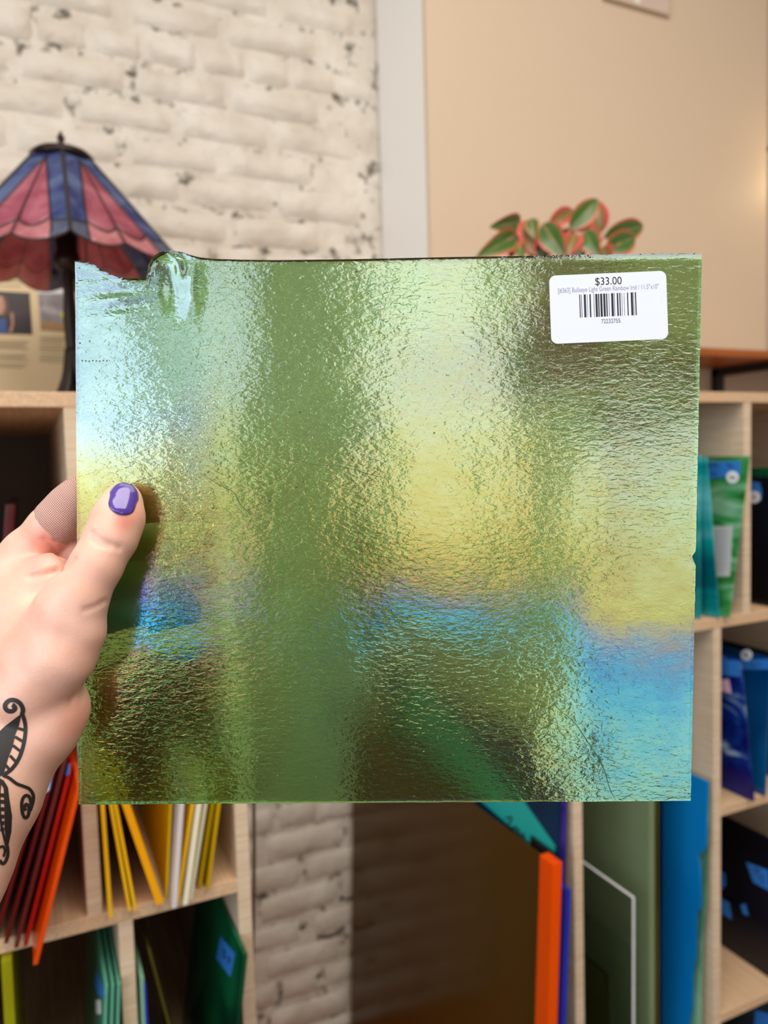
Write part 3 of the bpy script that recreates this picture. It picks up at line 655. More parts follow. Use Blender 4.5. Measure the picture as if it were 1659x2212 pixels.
cp = [LC+Vector((-.02, .05, zfoot+.004)), LC+Vector((-.10, .03, zfoot+.0035)), LC+Vector((-.2, .05, zfoot+.0035)), LC+Vector((-.35, .02, zfoot+.0035)), LC+Vector((-.45, .08, zfoot+.0035))]
tag(tube('lamp_cord', catmull(cp, 6), .003, M['black']), 'black lamp cord lying on top of the left shelf unit', 'cord')

# ------------------------------------------------------------------ information board behind the lamp
YP = min(YF+.66, LC.y+.22)
pb_, pt_ = ZLT, PY(60, 556, YP).z
xl, xr = PY(-170, 700, YP).x, PY(262, 700, YP).x
M['poster'] = mat('cream_poster', srgb(228, 204, 160), .6, .03, 3); M['print'] = mat('grey_green_print', srgb(172, 156, 122), .7, .05)
lean = Vector((0, .05, 0))
bd = tag(slab('information_board', [Vector((xl, YP, pb_)), Vector((xr, YP, pb_)), Vector((xr, YP, pt_))+lean, Vector((xl, YP, pt_))+lean], Vector((0, .006, 0)), M['poster']), 'cream printed board with two photographs, behind the stained glass lamp', 'board')
bp0 = Vector((xl, YP, pb_)); bn = Vector((1, 0, 0)).cross(Vector((0, .05, pt_-pb_))).normalized()
bsh = (bd, bp0, bn)
def pic_mat(name, cols, scale):
    m, nt, N, L, B = new_mat(name)
    tc = N.new('ShaderNodeTexCoord'); nz = N.new('ShaderNodeTexNoise'); nz.inputs['Scale'].default_value = scale; nz.inputs['Detail'].default_value = 3; nz.inputs['Distortion'].default_value = .8
    L.new(tc.outputs['Object'], nz.inputs[0]); r = N.new('ShaderNodeValToRGB'); L.new(nz.outputs[0], r.inputs[0])
    els = r.color_ramp.elements; els[0].position = .3; els[0].color = cols[0]; els[1].position = .72; els[1].color = cols[-1]
    for i, c in enumerate(cols[1:-1]): e = els.new(.3+.42*(i+1)/(len(cols)-1)); e.color = c
    L.new(r.outputs[0], B.inputs['Base Color']); B.inputs['Roughness'].default_value = .5
    return m
sticker(bsh, [(-60, 626), (64, 633), (70, 723), (-54, 720)], pic_mat('dark_photo', [srgb(52, 44, 44), srgb(62, 54, 54), srgb(74, 66, 68)], 20), 'photograph', off=.0006, label='dark photograph of a person in blue')
sticker(bsh, [(-8, 690), (12, 688), (16, 720), (-6, 720)], mat('photo_blue', srgb(66, 92, 150), .5, .2, 60), 'photo_detail', off=.0009)
sticker(bsh, [(22, 675), (29, 678), (30, 700), (26, 718), (19, 718), (25, 700)], mat('photo_skin', srgb(190, 140, 116), .5, .1, 60), 'photo_detail', off=.0009)
sticker(bsh, [(-14, 640), (6, 640), (11, 662), (6, 680), (-14, 680)], bpy.data.materials['photo_skin'], 'photo_detail', off=.0009)
sticker(bsh, [(8, 640), (16, 650), (17, 676), (8, 684), (12, 662)], mat('photo_hair', srgb(120, 82, 58), .5, .1, 60), 'photo_detail', off=.0010)
sticker(bsh, [(82, 634), (152, 634), (160, 718), (88, 714)], pic_mat('market_photo', [srgb(92, 82, 74), srgb(140, 134, 134), srgb(186, 178, 178)], 26), 'photograph', off=.0006, label='greyish photograph of a table')
sticker(bsh, [(82, 626), (148, 626), (150, 634), (82, 634)], M['paper'], 'photo_detail')
sticker(bsh, [(88, 692), (158, 700), (160, 718), (89, 714)], mat('photo_wood', srgb(170, 134, 92), .5, .2, 40), 'photo_detail', off=.0009)
sticker(bsh, ((139, 680), 8), mat('photo_yellow', srgb(214, 206, 30), .5, .1), 'photo_detail', True, off=.0009)
def text_lines(x0, x1, ys):
    P = []
    for i, y in enumerate(ys): P.append([(x0, y), (x1-(i % 3)*5, y+3)])
    return P
scribble(bd, bsh, text_lines(-60, 62, [736, 741, 746, 751, 765, 770, 776, 786, 791]), 2.4, m=M['print'], name='print_lines')
scribble(bd, bsh, text_lines(86, 145, [728, 733, 738, 746, 752, 758, 768, 774, 780]), 2.4, m=M['print'], name='print_lines')
scribble(bd, bsh, text_lines(-60, 55, [600, 606, 616])+text_lines(82, 142, [614, 620]), 2.4, m=M['print'], name='print_lines')

# ================================================================== POTTED PLANT
YPL = 1.12
pc = PY(1212, 600, YPL); PC = Vector((pc.x, YPL, ZRT))
plant = empty('potted_plant', PC, 'potted plant with green leaves edged in red, on the right shelf unit', 'plant')
M['pot'] = mat('terracotta_pot', srgb(150, 92, 66), .6, .1, 30)
pot = lathe('pot', [(.055, 0), (.06, .004), (.078, .14), (.084, .142), (.085, .165), (.076, .166), (.073, .15), (.07, .148)], PC, M['pot'], plant, 28)
lathe('soil', [(.071, .147), (.069, .152), (.04, .156), (.001, .157)], PC, mat('soil', srgb(52, 38, 30), .9, .3, 80, bump=.5), plant, 20)
m, nt, N, L, B = new_mat('red_edged_leaf')
uv = N.new('ShaderNodeUVMap'); sp = N.new('ShaderNodeSeparateXYZ'); L.new(uv.outputs[0], sp.inputs[0])
s1 = N.new('ShaderNodeMath'); s1.operation = 'SUBTRACT'; s1.inputs[1].default_value = .5; L.new(sp.outputs[0], s1.inputs[0])
s2 = N.new('ShaderNodeMath'); s2.operation = 'ABSOLUTE'; L.new(s1.outputs[0], s2.inputs[0])
nz = N.new('ShaderNodeTexNoise'); nz.inputs['Scale'].default_value = 40; tc = N.new('ShaderNodeTexCoord'); L.new(tc.outputs['Object'], nz.inputs[0])
s3 = N.new('ShaderNodeMath'); s3.operation = 'MULTIPLY_ADD'; s3.inputs[1].default_value = .12; L.new(nz.outputs[0], s3.inputs[0]); L.new(s2.outputs[0], s3.inputs[2])
r = N.new('ShaderNodeValToRGB'); L.new(s3.outputs[0], r.inputs[0]); e = r.color_ramp.elements
e[0].position = .06; e[0].color = srgb(206, 120, 116); e[1].position = .54; e[1].color = srgb(222, 82, 84)
for p, c in ((.085, srgb(88, 116, 48)), (.22, srgb(58, 98, 46)), (.40, srgb(84, 112, 44)), (.47, srgb(150, 110, 60))): q = e.new(p); q.color = c
L.new(r.outputs[0], B.inputs['Base Color']); B.inputs['Roughness'].default_value = .35
M['leaf'] = m
m2 = m.copy(); m2.name = 'reddish_leaf'; M['leafr'] = m2
rr_ = [n for n in m2.node_tree.nodes if n.type == 'VALTORGB'][0].color_ramp.elements
for q, c in zip(rr_, (srgb(196, 96, 90), srgb(140, 120, 60), srgb(120, 104, 52), srgb(186, 92, 70), srgb(214, 84, 80), srgb(226, 80, 82))): q.color = c
M['stem'] = mat('pink_stem', srgb(196, 110, 104), .5, .1)
def leaf(b, t, wpx, dy, red=False, droop=0.0):
    k = 1/2.443; ox, oy = 980, 400
    Bp = PY(ox+b[0]*k, oy+b[1]*k, YPL+dy[0]); Tp = PY(ox+t[0]*k, oy+t[1]*k, YPL+dy[1])
    ax = Tp-Bp; ln = ax.length; view = ((Bp+Tp)/2-CAM).normalized()
    side = ax.cross(view).normalized(); nrm = side.cross(ax).normalized()
    if nrm.dot(view) > 0: nrm = -nrm
    w = wpx*k/F_*(YPL/.75)*1.15; V = []; Fc = []; UV = []; nu, nv = 6, 10
    for s in (0, 1):
        for j in range(nv+1):
            q = j/nv; ww = w/2*(math.sin(math.pi*q**.85)**.75)*(1-.15*q)+.0006
            for i in range(nu+1):
                u = -1+2*i/nu
                V.append(Bp+ax*q+side*u*ww+nrm*(-abs(u)**1.5*ww*.35*-1 + math.sin(math.pi*q)*ln*.10 - .0008*s)+Vector((0, 0, droop*q*q)))
                UV.append((i/nu, q))
    st = nu+1; off = (nv+1)*st
    for j in range(nv):
        for i in range(nu): a = j*st+i; Fc.append((a, a+1, a+st+1, a+st)); Fc.append((off+a, off+a+st, off+a+st+1, off+a+1))
    o = mesh('leaf', V, Fc, M['leafr'] if red else M['leaf'], None, True)
    ul = o.data.uv_layers.new(name='UVMap')
    for lp in o.data.loops: ul.data[lp.index].uv = UV[lp.vertex_index]
    adopt(plant, o)
    root = PC+Vector((random.uniform(-.03, .03), random.uniform(-.03, .03), .15))
    midp = root.lerp(Bp, .55)+Vector((0, 0, .02))
    adopt(plant, tube('stem', catmull([root, midp, Bp], 5), .0022, M['stem'], None, 6))
LV = [((355, 195), (190, 222), 78, (0, -.03), 0), ((335, 262), (115, 385), 92, (-.02, -.05), 0), ((500, 215), (628, 128), 76, (.04, .05), 1), ((612, 235), (760, 72), 92, (-.02, -.03), 0),
      ((775, 255), (755, 78), 92, (.04, .05), 1), ((790, 275), (1000, 214), 100, (0, .01), 0), ((795, 345), (958, 274), 110, (-.02, -.02), 0), ((470, 205), (585, 385), 110, (-.03, -.07), 0),
      ((375, 185), (420, 370), 78, (-.02, -.05), 1), ((690, 245), (765, 375), 95, (-.04, -.07), 0), ((408, 178), (428, 285), 56, (-.04, -.06), 0), ((720, 200), (640, 240), 70, (.02, .0), 1),
      ((320, 280), (300, 385), 70, (-.02, -.04), 1), ((640, 255), (600, 380), 84, (-.03, -.05), 1), ((560, 240), (640, 300), 70, (.03, .03), 0), ((780, 330), (830, 400), 80, (-.04, -.06), 1),
      ((345, 300), (360, 400), 60, (-.03, -.06), 0), ((660, 280), (680, 390), 80, (.0, -.02), 0), ((480, 300), (470, 400), 90, (-.01, -.03), 0), ((860, 340), (930, 330), 60, (.03, .03), 1)]
for b, t, w, dy, red in LV: leaf(b, t, w, dy, bool(red))

# ================================================================== THE HELD SHEET
# pose found from its four corners in the photo: an 11.5 x 10 inch sheet about 36 cm away
def CP(x, y, z): return CAM + rt*x + up*y + fw*z
nrm_c = Vector((-0.0046955, -0.033641, -0.99942)); ctr_c = Vector((0.00093, -0.00991, 0.35919))
def to_w(v): return rt*v.x+up*v.y+fw*v.z
SN = to_w(nrm_c).normalized(); SC = CAM+to_w(ctr_c)      # faces the camera
def on_sheet(x, y): return Pl(x, y, SC, SN)
SU = (on_sheet(1500, 1106)-on_sheet(170, 1106)).normalized(); SV = SN.cross(SU).normalized()
if SV.dot(up) < 0: SV = -SV
SM = Matrix(((SU.x, SV.x, SN.x, SC.x), (SU.y, SV.y, SN.y, SC.y), (SU.z, SV.z, SN.z, SC.z), (0, 0, 0, 1))); SMI = SM.inverted()
def loc2(x, y): p = SMI @ on_sheet(x, y); return p.x, p.y
topc = [(162, 563), (175, 564), (190, 567), (205, 573), (222, 584), (240, 594), (255, 600), (275, 602), (300, 602), (316, 601), (319, 592), (323, 575), (332, 558), (345, 549), (360, 544), (378, 543), (395, 546), (412, 552), (432, 557), (460, 560), (520, 562), (600, 563), (760, 561), (900, 558), (1060, 555), (1200, 552), (1350, 550), (1516, 548)]
def topy(x):
    for (a, b), (c, d) in zip(topc[:-1], topc[1:]):
        if a <= x <= c: return b+(d-b)*(x-a)/(c-a)
    return topc[-1][1]
xs = sorted(set([162+i*(1516-162)/150 for i in range(151)] + [a for a, b in topc] + [300+i*2 for i in range(80)]))
ny = 120; nx = len(xs)
V = []; Fc = []
def hook(px, py):
    """relief of the curled, fire-rounded notch at the top edge (metres towards the camera)"""
    h = 0.0
    dx, dy = px-352, py-585; d = math.hypot(dx, dy); an = math.atan2(-dy, dx)
    if -0.9 < an < 3.3: h += .0013*math.exp(-((d-36)/11)**2)*min(1, (an+.9)/1.0)
    h += .0006*math.exp(-((dx-62)/22)**2-((dy-30)/60)**2)            # shoulder running down from the curl
    h -= .0008*math.exp(-((dx-22)/20)**2-((dy-42)/48)**2)            # trough beside it
    h += .0011*math.exp(-((px-250)/60)**2-((py-640)/50)**2)*math.sin((py-600+.15*(px-250))/6)*.35
    return h
for s in (0, 1):
    for i, x in enumerate(xs):
        q = (x-162)/(1516-162); xb = 170+q*(1492-170); tyv = topy(x); by = 1738+(1730-1738)*q
        for j in range(ny+1):
            t = j/ny; t = t**1.5*.35+t*.65            # rows closer together at the top edge
            fx = (tyv+(by-tyv)*t-563)/(1738-563)
            px = x+(xb-x)*fx; py = tyv+(by-tyv)*t
            if i == nx-1: px += 1.6*mnoise.noise((py*.06, 1, 2))-(9*math.exp(-((py-1204)/9)**2))
            if j == ny: py += .8*mnoise.noise((px*.02, 5, 2))
            lx, ly = loc2(px, py)
            rnd = math.exp(-((py-tyv)/4.0)**2)*.0009       # rolled top edge
            if s == 0: h = hook(px, py) + rnd*.8 + .0002*math.exp(-((py-tyv-14)/14)**2) + .00035*mnoise.noise((lx*28, ly*28, 0)); h *= 1
            else: h = -.0030 + rnd*.9 + .0002*mnoise.noise((lx*20, ly*20, 7))
            V.append((lx, ly, h))
st = ny+1; off = nx*st
for i in range(nx-1):
    for j in range(ny): a = i*st+j; Fc.append((a, a+1, a+st+1, a+st)); Fc.append((off+a, off+a+st, off+a+st+1, off+a+1))
for j in range(ny):
    Fc.append((j, off+j, off+j+1, j+1)); a = (nx-1)*st+j; Fc.append((a, a+1, off+a+1, off+a))
for i in range(nx-1):
    a = i*st; Fc.append((a, a+st, off+a+st, off+a)); a = i*st+ny; Fc.append((a, off+a, off+a+st, a+st))
m, nt, N, L, B = new_mat('iridescent_green_glass')
def math_(op, a, b=None, clamp=False):
    n = N.new('ShaderNodeMath'); n.operation = op; n.use_clamp = clamp
    for k, v in enumerate((a, b)):
        if v is None: continue
        if isinstance(v, (int, float)): n.inputs[k].default_value = v
        else: L.new(v, n.inputs[k])
    return n.outputs[0]
tc = N.new('ShaderNodeTexCoord')
def noise_(scale, vec, detail=2, rough=.5, dist=0.0):
    mp = N.new('ShaderNodeMapping'); L.new(tc.outputs['Object'], mp.inputs[0]); mp.inputs['Scale'].default_value = vec
    n = N.new('ShaderNodeTexNoise'); n.inputs['Scale'].default_value = scale; n.inputs['Detail'].default_value = detail; n.inputs['Roughness'].default_value = rough; n.inputs['Distortion'].default_value = dist
    L.new(mp.outputs[0], n.inputs[0]); return n.outputs['Fac']
sep = N.new('ShaderNodeSeparateXYZ'); L.new(tc.outputs['Object'], sep.inputs[0]); ox, oy = sep.outputs[0], sep.outputs[1]
# rolled glass texture: short ripples lying across the sheet
rip = noise_(430, (.55, 1.25, 1), 2, .55, .6); rip2 = noise_(900, (.7, 1, 1), 2, .6, .3); big = noise_(60, (1, 1, 1), 2)
amp = math_('MULTIPLY_ADD', noise_(14, (1, 1, 1), 2)); amp.node.inputs[1].default_value = 1.5; amp.node.inputs[2].default_value = .10
hgt = math_('ADD', math_('MULTIPLY', rip, amp), math_('MULTIPLY', rip2, .18)); hgt = math_('ADD', hgt, math_('MULTIPLY', big, .6))
bp = N.new('ShaderNodeBump'); bp.inputs['Strength'].default_value = .36; bp.inputs['Distance'].default_value = .0005; L.new(hgt, bp.inputs['Height'])
L.new(bp.outputs[0], B.inputs['Normal'])
B.inputs['Base Color'].default_value = srgb(142, 200, 122)
B.inputs['Transmission Weight'].default_value = 1.0; B.inputs['Roughness'].default_value = .065; B.inputs['IOR'].default_value = 1.52
# the iridescent film: its thickness (nm) grows down the sheet, faster on one half, and wanders with the rolling
PXM = .36/F_                                # metres on the sheet for one pixel of the photo
def film(points):
    yn = math_('MULTIPLY_ADD', oy); yn.node.inputs[1].default_value = -1/(1300*PXM); yn.node.inputs[2].default_value = (1106-500)/1300   # 0 at y=500 .. 1 at y=1800
    yn2 = math_('ADD', yn, wob)
    fc = N.new('ShaderNodeFloatCurve'); L.new(yn2, fc.inputs['Value']); cv = fc.mapping.curves[0]
    pts = [((y-500)/1300, t/800) for y, t in points]
    cv.points[0].location = pts[0]; cv.points[1].location = pts[-1]
    for p in pts[1:-1]: cv.points.new(*p)
    for p in cv.points: p.handle_type = 'AUTO_CLAMPED'
    fc.mapping.update()
    return math_('MULTIPLY', fc.outputs[0], 800.0)
wob = math_('MULTIPLY', math_('SUBTRACT', noise_(16, (1, 1, 1), 3), .5), .20)
fl = film([(500, 36), (800, 46), (950, 84), (1050, 108), (1120, 121), (1200, 141), (1270, 158), (1325, 174), (1385, 126), (1450, 120), (1540, 112), (1650, 108), (1800, 112)])
fo = film([(500, 60), (800, 72), (950, 96), (1060, 112), (1150, 124), (1250, 138), (1330, 132), (1400, 122), (1480, 112), (1800, 150)])
fm = film([(500, 72), (850, 82), (950, 96), (1100, 107), (1190, 117), (1240, 128), (1290, 152), (1335, 182), (1400, 204), (1500, 218), (1800, 222)])
fr2 = film([(500, 72), (900, 86), (1100, 98), (1200, 108), (1265, 119), (1310, 136), (1360, 150), (1420, 164), (1500, 184), (1620, 195), (1740, 206), (1800, 212)])
def smooth_x(x0, x1):
    mr = N.new('ShaderNodeMapRange'); mr.interpolation_type = 'SMOOTHSTEP'; L.new(ox, mr.inputs[0])
    mr.inputs[1].default_value = (x0-829.5)*PXM; mr.inputs[2].default_value = (x1-829.5)*PXM; return mr.outputs[0]
def lerp_(a, b, f): return math_('ADD', a, math_('MULTIPLY', math_('SUBTRACT', b, a), f))
th = lerp_(lerp_(lerp_(fl, fo, smooth_x(390, 470)), fm, smooth_x(540, 820)), fr2, smooth_x(1130, 1320))
th = math_('ADD', th, math_('MULTIPLY', math_('SUBTRACT', noise_(170, (.5, 1, 1), 3, .6), .5), 30))
th = math_('MULTIPLY', math_('MAXIMUM', th, 36), .925)
L.new(th, B.inputs['Thin Film Thickness']); B.inputs['Thin Film IOR'].default_value = 2.08
sheet = mesh('glass_sheet', V, Fc, m, None, True); sheet.matrix_world = SM
tag(sheet, 'rippled iridescent light green glass sheet with white price label, held in the hand', 'glass sheet')
sheet.data.set_sharp_from_angle(angle=math.radians(50))

# price label with its printing
def px_local(x, y, h): a, b = loc2(x, y); return Vector((a, b, h))
def sheet_poly(name, pts, h0, h1, m, parent):
    bm = bmesh.new(); a = [bm.verts.new(px_local(x, y, h0)) for x, y in pts]; b = [bm.verts.new(px_local(x, y, h1)) for x, y in pts]
    bm.faces.new(a); bm.faces.new(b); n = len(a)
    for i in range(n): bm.faces.new((a[i], a[(i+1) % n], b[(i+1) % n], b[i]))
    o = from_bm(name, bm, m); o.parent = parent; return o
cor = [(1185, 597), (1437, 586), (1442, 733), (1190, 744)]
def rounded(cor, r, n=6):
    out = []; k = len(cor)
    for i in range(k):
        p = Vector(cor[i]); a = (Vector(cor[i-1])-p).normalized(); b = (Vector(cor[(i+1) % k])-p).normalized()
        c = p+(a+b)*r
        for j in range(n+1):
            w = j/n*math.pi/2; out.append(tuple(c-b*r*math.cos(w)-a*r*math.sin(w)))
    return out
M['label_paper'] = mat('label_paper', srgb(222, 226, 240), .55, .01, 40)
lab = sheet_poly('price_label', rounded(cor, 14), .0007, .00105, M['label_paper'], sheet); lab['label'] = 'white barcode price label with rounded corners'
def lab_pt(u, v):   # u, v as shares of the label
    a = Vector(cor[0]).lerp(Vector(cor[1]), u); b = Vector(cor[3]).lerp(Vector(cor[2]), u); return a.lerp(b, v)
bars = [(462, 472), (483, 489), (512, 535), (549, 553), (575, 590), (622, 627), (641, 664), (671, 684), (695, 718), (729, 752), (761, 774), (790, 795), (818, 842), (849, 855), (881, 897), (909, 921), (935, 939), (961, 965), (996, 1008), (1037, 1060), (1066, 1071), (1085, 1097)]
bm = bmesh.new()
for a, b in bars:
    ua, ub = (a-133)/1308, (b-133)/1308
    vs = [bm.verts.new(px_local(*lab_pt(u, v), .00112)) for u, v in ((ua, .296), (ub, .296), (ub, .632), (ua, .632))]
    bm.faces.new(vs)
o = from_bm('barcode', bm, M['ink']); o.parent = lab
def text(name, s, u, v, hpx, wpx, m, parent):
    cu = bpy.data.curves.new(name, 'FONT'); cu.body = s; cu.align_x = 'CENTER'; cu.align_y = 'CENTER'; cu.size = 1.0
    t = bpy.data.objects.new('tmp_text', cu); C.objects.link(t); bpy.context.view_layer.update()
    me = bpy.data.meshes.new_from_object(t.evaluated_get(bpy.context.evaluated_depsgraph_get())); bpy.data.objects.remove(t)
    xs_ = [q.co.x for q in me.vertices]; ys_ = [q.co.y for q in me.vertices]
    cx_, cy_ = (max(xs_)+min(xs_))/2, (max(ys_)+min(ys_))/2; sx = wpx/(max(xs_)-min(xs_)); sy = hpx/(max(ys_)-min(ys_))
    du = (Vector(cor[1])-Vector(cor[0])).normalized(); dv = Vector((-du.y, du.x))
    c_ = lab_pt(u, v)
    for q in me.vertices:
        p = c_+du*(q.co.x-cx_)*sx-dv*(q.co.y-cy_)*sy; q.co = px_local(p.x, p.y, .00112)
    me.update(); o = link(name, me, m, parent); return o
text('price_text', '$33.00', .505, .122, 19, 57, M['ink'], lab)
M['faint'] = mat('faint_print', srgb(150, 148, 170), .6, .05)
text('product_text', '[#363] Bullseye Light Green Rainbow Irid / 11.5"x10"', .503, .232, 14, 217, M['faint'], lab)
text('number_text', '72232755', .514, .70, 9, 41, mat('grey_ink', srgb(86, 84, 96), .6, .05), lab)
# hairline creases, bubbles and specks in the glass
M['mark'] = mat('glass_mark', srgb(74, 96, 48), .25, .2, 300)
def hair(pts, r, name='crease_line'):
    P = [px_local(q.x, q.y, .00022) for q in catmull([Vector((*p, 0)) for p in pts], 5)]
    o = tube(name, P, [r*(.35+.65*math.sin(math.pi*i/(len(P)-1))) for i in range(len(P))], M['mark'], None, 5); o.parent = sheet; return o
hair([(430, 1020), (470, 1045), (505, 1064), (520, 1090), (545, 1112), (575, 1125)], .00022)
hair([(620, 975), (640, 990), (680, 1003), (740, 1008), (800, 1025), (840, 1035)], .00017)
hair([(1188, 1500), (1205, 1530), (1240, 1560), (1268, 1600), (1300, 1650), (1318, 1705), (1330, 1728)], .00022)
sp_me = None
for (x, y, r) in [(745, 762, 2.2), (770, 586, 3), (540, 597, 3.2), (508, 612, 2), (648, 890, 2.4), (655, 1040, 2.6), (582, 1080, 4), (640, 1052, 2.4), (713, 794, 2), (938, 935, 2.4), (488, 782, 2.2), (785, 1092, 1.8), (843, 1172, 2), (828, 1171, 1.8), (460, 1097, 3), (684, 1480, 1.8), (600, 1676, 2.4), (683, 1680, 2)]+[(178+i*7.6, 779+.6*(i % 3), 1.7) for i in range(8)]+[(173, 741, 2), (194, 737, 1.8)]:
    if sp_me is None:
        bmx = bmesh.new(); bmesh.ops.create_icosphere(bmx, subdivisions=1, radius=1.0); sp_me = bpy.data.meshes.new('bubble'); bmx.to_mesh(sp_me); bmx.free(); sp_me.materials.append(M['mark'])
        for p in sp_me.polygons: p.use_smooth = True
    o = bpy.data.objects.new('bubble', sp_me); C.objects.link(o); o.parent = sheet; o.location = px_local(x, y, .0002); o.scale = (r*PXM, r*PXM, .0003)
# blue tag on the back of the sheet, seen through it under the fingers
sheet_poly('tape_label', [(300, 1262), (392, 1246), (432, 1312), (428, 1346), (318, 1372)], -.0034, -.0038, M['tape'], sheet)

# ================================================================== THE HAND
def cpx(x, y, z): return np.array([(x-W_/2)/F_*z, -(y-H_/2)/F_*z, z])
prims = []
def rc(a, b, k=.004): prims.append((cpx(*a[:3]), cpx(*b[:3]), a[3], b[3], k))
def chain(pts, k=.004):
    for a, b in zip(pts[:-1], pts[1:]): rc(a, b, k)
# forearm, wrist, heel of the hand
chain([(-330, 2300, .298, .034), (-225, 2080, .312, .0300), (-128, 1865, .326, .0270), (-42, 1712, .337, .0245), (4, 1600, .345, .0218), (8, 1540, .350, .0225)], .008)
chain([(20, 1640, .340, .0190), (86, 1570, .344, .0165), (116, 1530, .3455, .0158)], .006)
# thenar mass and thumb
chain([(60, 1500, .340, .0170), (128, 1420, .3370, .0150), (156, 1362, .3385, .0146)], .003)
chain([(90, 1420, .345, .019), (150, 1318, .3385, .0142), (170, 1285, .3380, .0124), (208, 1222, .3400, .0108), (240, 1160, .3440, .0112), (256, 1118, .3470, .0110), (265, 1083, .3495, .0088)], .004)
# palm body and back of the hand
chain([(0, 1530, .358, .021), (10, 1400, .366, .021), (20, 1300, .372, .018)], .008)
chain([(60, 1420, .355, .019), (55, 1320, .360, .0185)], .008)
chain([(-60, 1500, .366, .020), (-60, 1320, .384, .018)], .008)
rc((45, 1270, .366, .0135), (108, 1240, .358, .0100), .008)
# fingers behind the glass
chain([(5, 1262, .378, .0140), (58, 1198, .3765, .0118), (110, 1140, .3735, .0105), (160, 1088, .3722, .0094)], .004)
chain([(-20, 1310, .388, .0130), (110, 1232, .3860, .0105), (270, 1172, .3755, .0090), (432, 1160, .3712, .0080)], .003)
chain([(-25, 1370, .390, .0130), (110, 1300, .3880, .0105), (280, 1246, .3765, .0088), (440, 1238, .3716, .0075)], .003)
chain([(-20, 1440, .386, .0130), (100, 1380, .3860, .0098), (240, 1330, .3775, .0080), (330, 1318, .3730, .0068)], .003)
def sdf_grid(prims, lo, hi, h):
    nx_, ny_, nz_ = [int(math.ceil((hi[i]-lo[i])/h))+1 for i in range(3)]
    ax = [lo[i]+h*np.arange(n) for i, n in zip(range(3), (nx_, ny_, nz_))]
    D = np.full((nx_, ny_, nz_), 1.0)
    for a, b, ra, rb, k in prims:
        pad = max(ra, rb)+.014
        sl = []
        for i in range(3):
            l0, h0 = min(a[i], b[i])-pad, max(a[i], b[i])+pad
            i0 = max(0, int((l0-lo[i])/h)); i1 = min(D.shape[i], int((h0-lo[i])/h)+2)
            sl.append(slice(i0, max(i0, i1)))
        if any(s.stop <= s.start for s in sl): continue
        X, Y, Z = np.meshgrid(ax[0][sl[0]], ax[1][sl[1]], ax[2][sl[2]], indexing='ij')
        ba = b-a; l2 = ba@ba
        t = np.clip(((X-a[0])*ba[0]+(Y-a[1])*ba[1]+(Z-a[2])*ba[2])/l2, 0, 1)
        d = np.sqrt((X-a[0]-t*ba[0])**2+(Y-a[1]-t*ba[1])**2+(Z-a[2]-t*ba[2])**2)-(ra+(rb-ra)*t)
        c = D[tuple(sl)]; hh = np.clip(.5+.5*(c-d)/k, 0, 1)
        D[tuple(sl)] = np.where(c > .5, d, c*(1-hh)+d*hh-k*hh*(1-hh))
    return D, ax
def surface_nets(D, ax):
    s = D < 0; n = D.shape
    cnt = np.zeros((n[0]-1, n[1]-1, n[2]-1)); P = np.zeros(cnt.shape+(3,))
    cs = [(i, j, k) for i in (0, 1) for j in (0, 1) for k in (0, 1)]
    def sub(A, c): return A[c[0]:n[0]-1+c[0], c[1]:n[1]-1+c[1], c[2]:n[2]-1+c[2]]
    for a in cs:
        for d in range(3):
            if a[d]: continue
            b = list(a); b[d] = 1
            da, db = sub(D, a), sub(D, b); cr = (da < 0) != (db < 0)
            t = np.where(cr, da/np.where(cr, da-db, 1), 0)
            for i in range(3): P[..., i] += np.where(cr, a[i]+(t if i == d else 0), 0)
            cnt += cr
    act = cnt > 0; idx = -np.ones(cnt.shape, int); idx[act] = np.arange(act.sum())
    g = np.argwhere(act); h = ax[0][1]-ax[0][0]
    V = np.array([ax[0][0], ax[1][0], ax[2][0]])+h*(g+P[act]/cnt[act][:, None])
    Q = []
    for d in range(3):
        e, f = [(1, 2), (2, 0), (0, 1)][d]
        hi_ = [n[i]-1 for i in range(3)]
        sl0 = [slice(1, n[i]-1) for i in range(3)]; sl0[d] = slice(0, n[d]-1)
        sl1 = list(sl0); sl1[d] = slice(1, n[d])
        A, Bq = s[tuple(sl0)], s[tuple(sl1)]
        for fl, (u, w) in ((0, (A, ~Bq)), (1, (~A, Bq))):
            w_ = np.argwhere(u & w)
            if not len(w_): continue
            base = w_.copy(); base[:, e] += 1; base[:, f] += 1
            def at(de, df):
                q = base.copy(); q[:, e] += de; q[:, f] += df; return idx[q[:, 0], q[:, 1], q[:, 2]]
            quad = np.stack([at(-1, -1), at(0, -1), at(0, 0), at(-1, 0)], 1)
            Q.append(quad if fl == 0 else quad[:, ::-1])
    return V, np.concatenate(Q)
Rw = np.array([[rt.x, up.x, fw.x], [rt.y, up.y, fw.y], [rt.z, up.z, fw.z]])
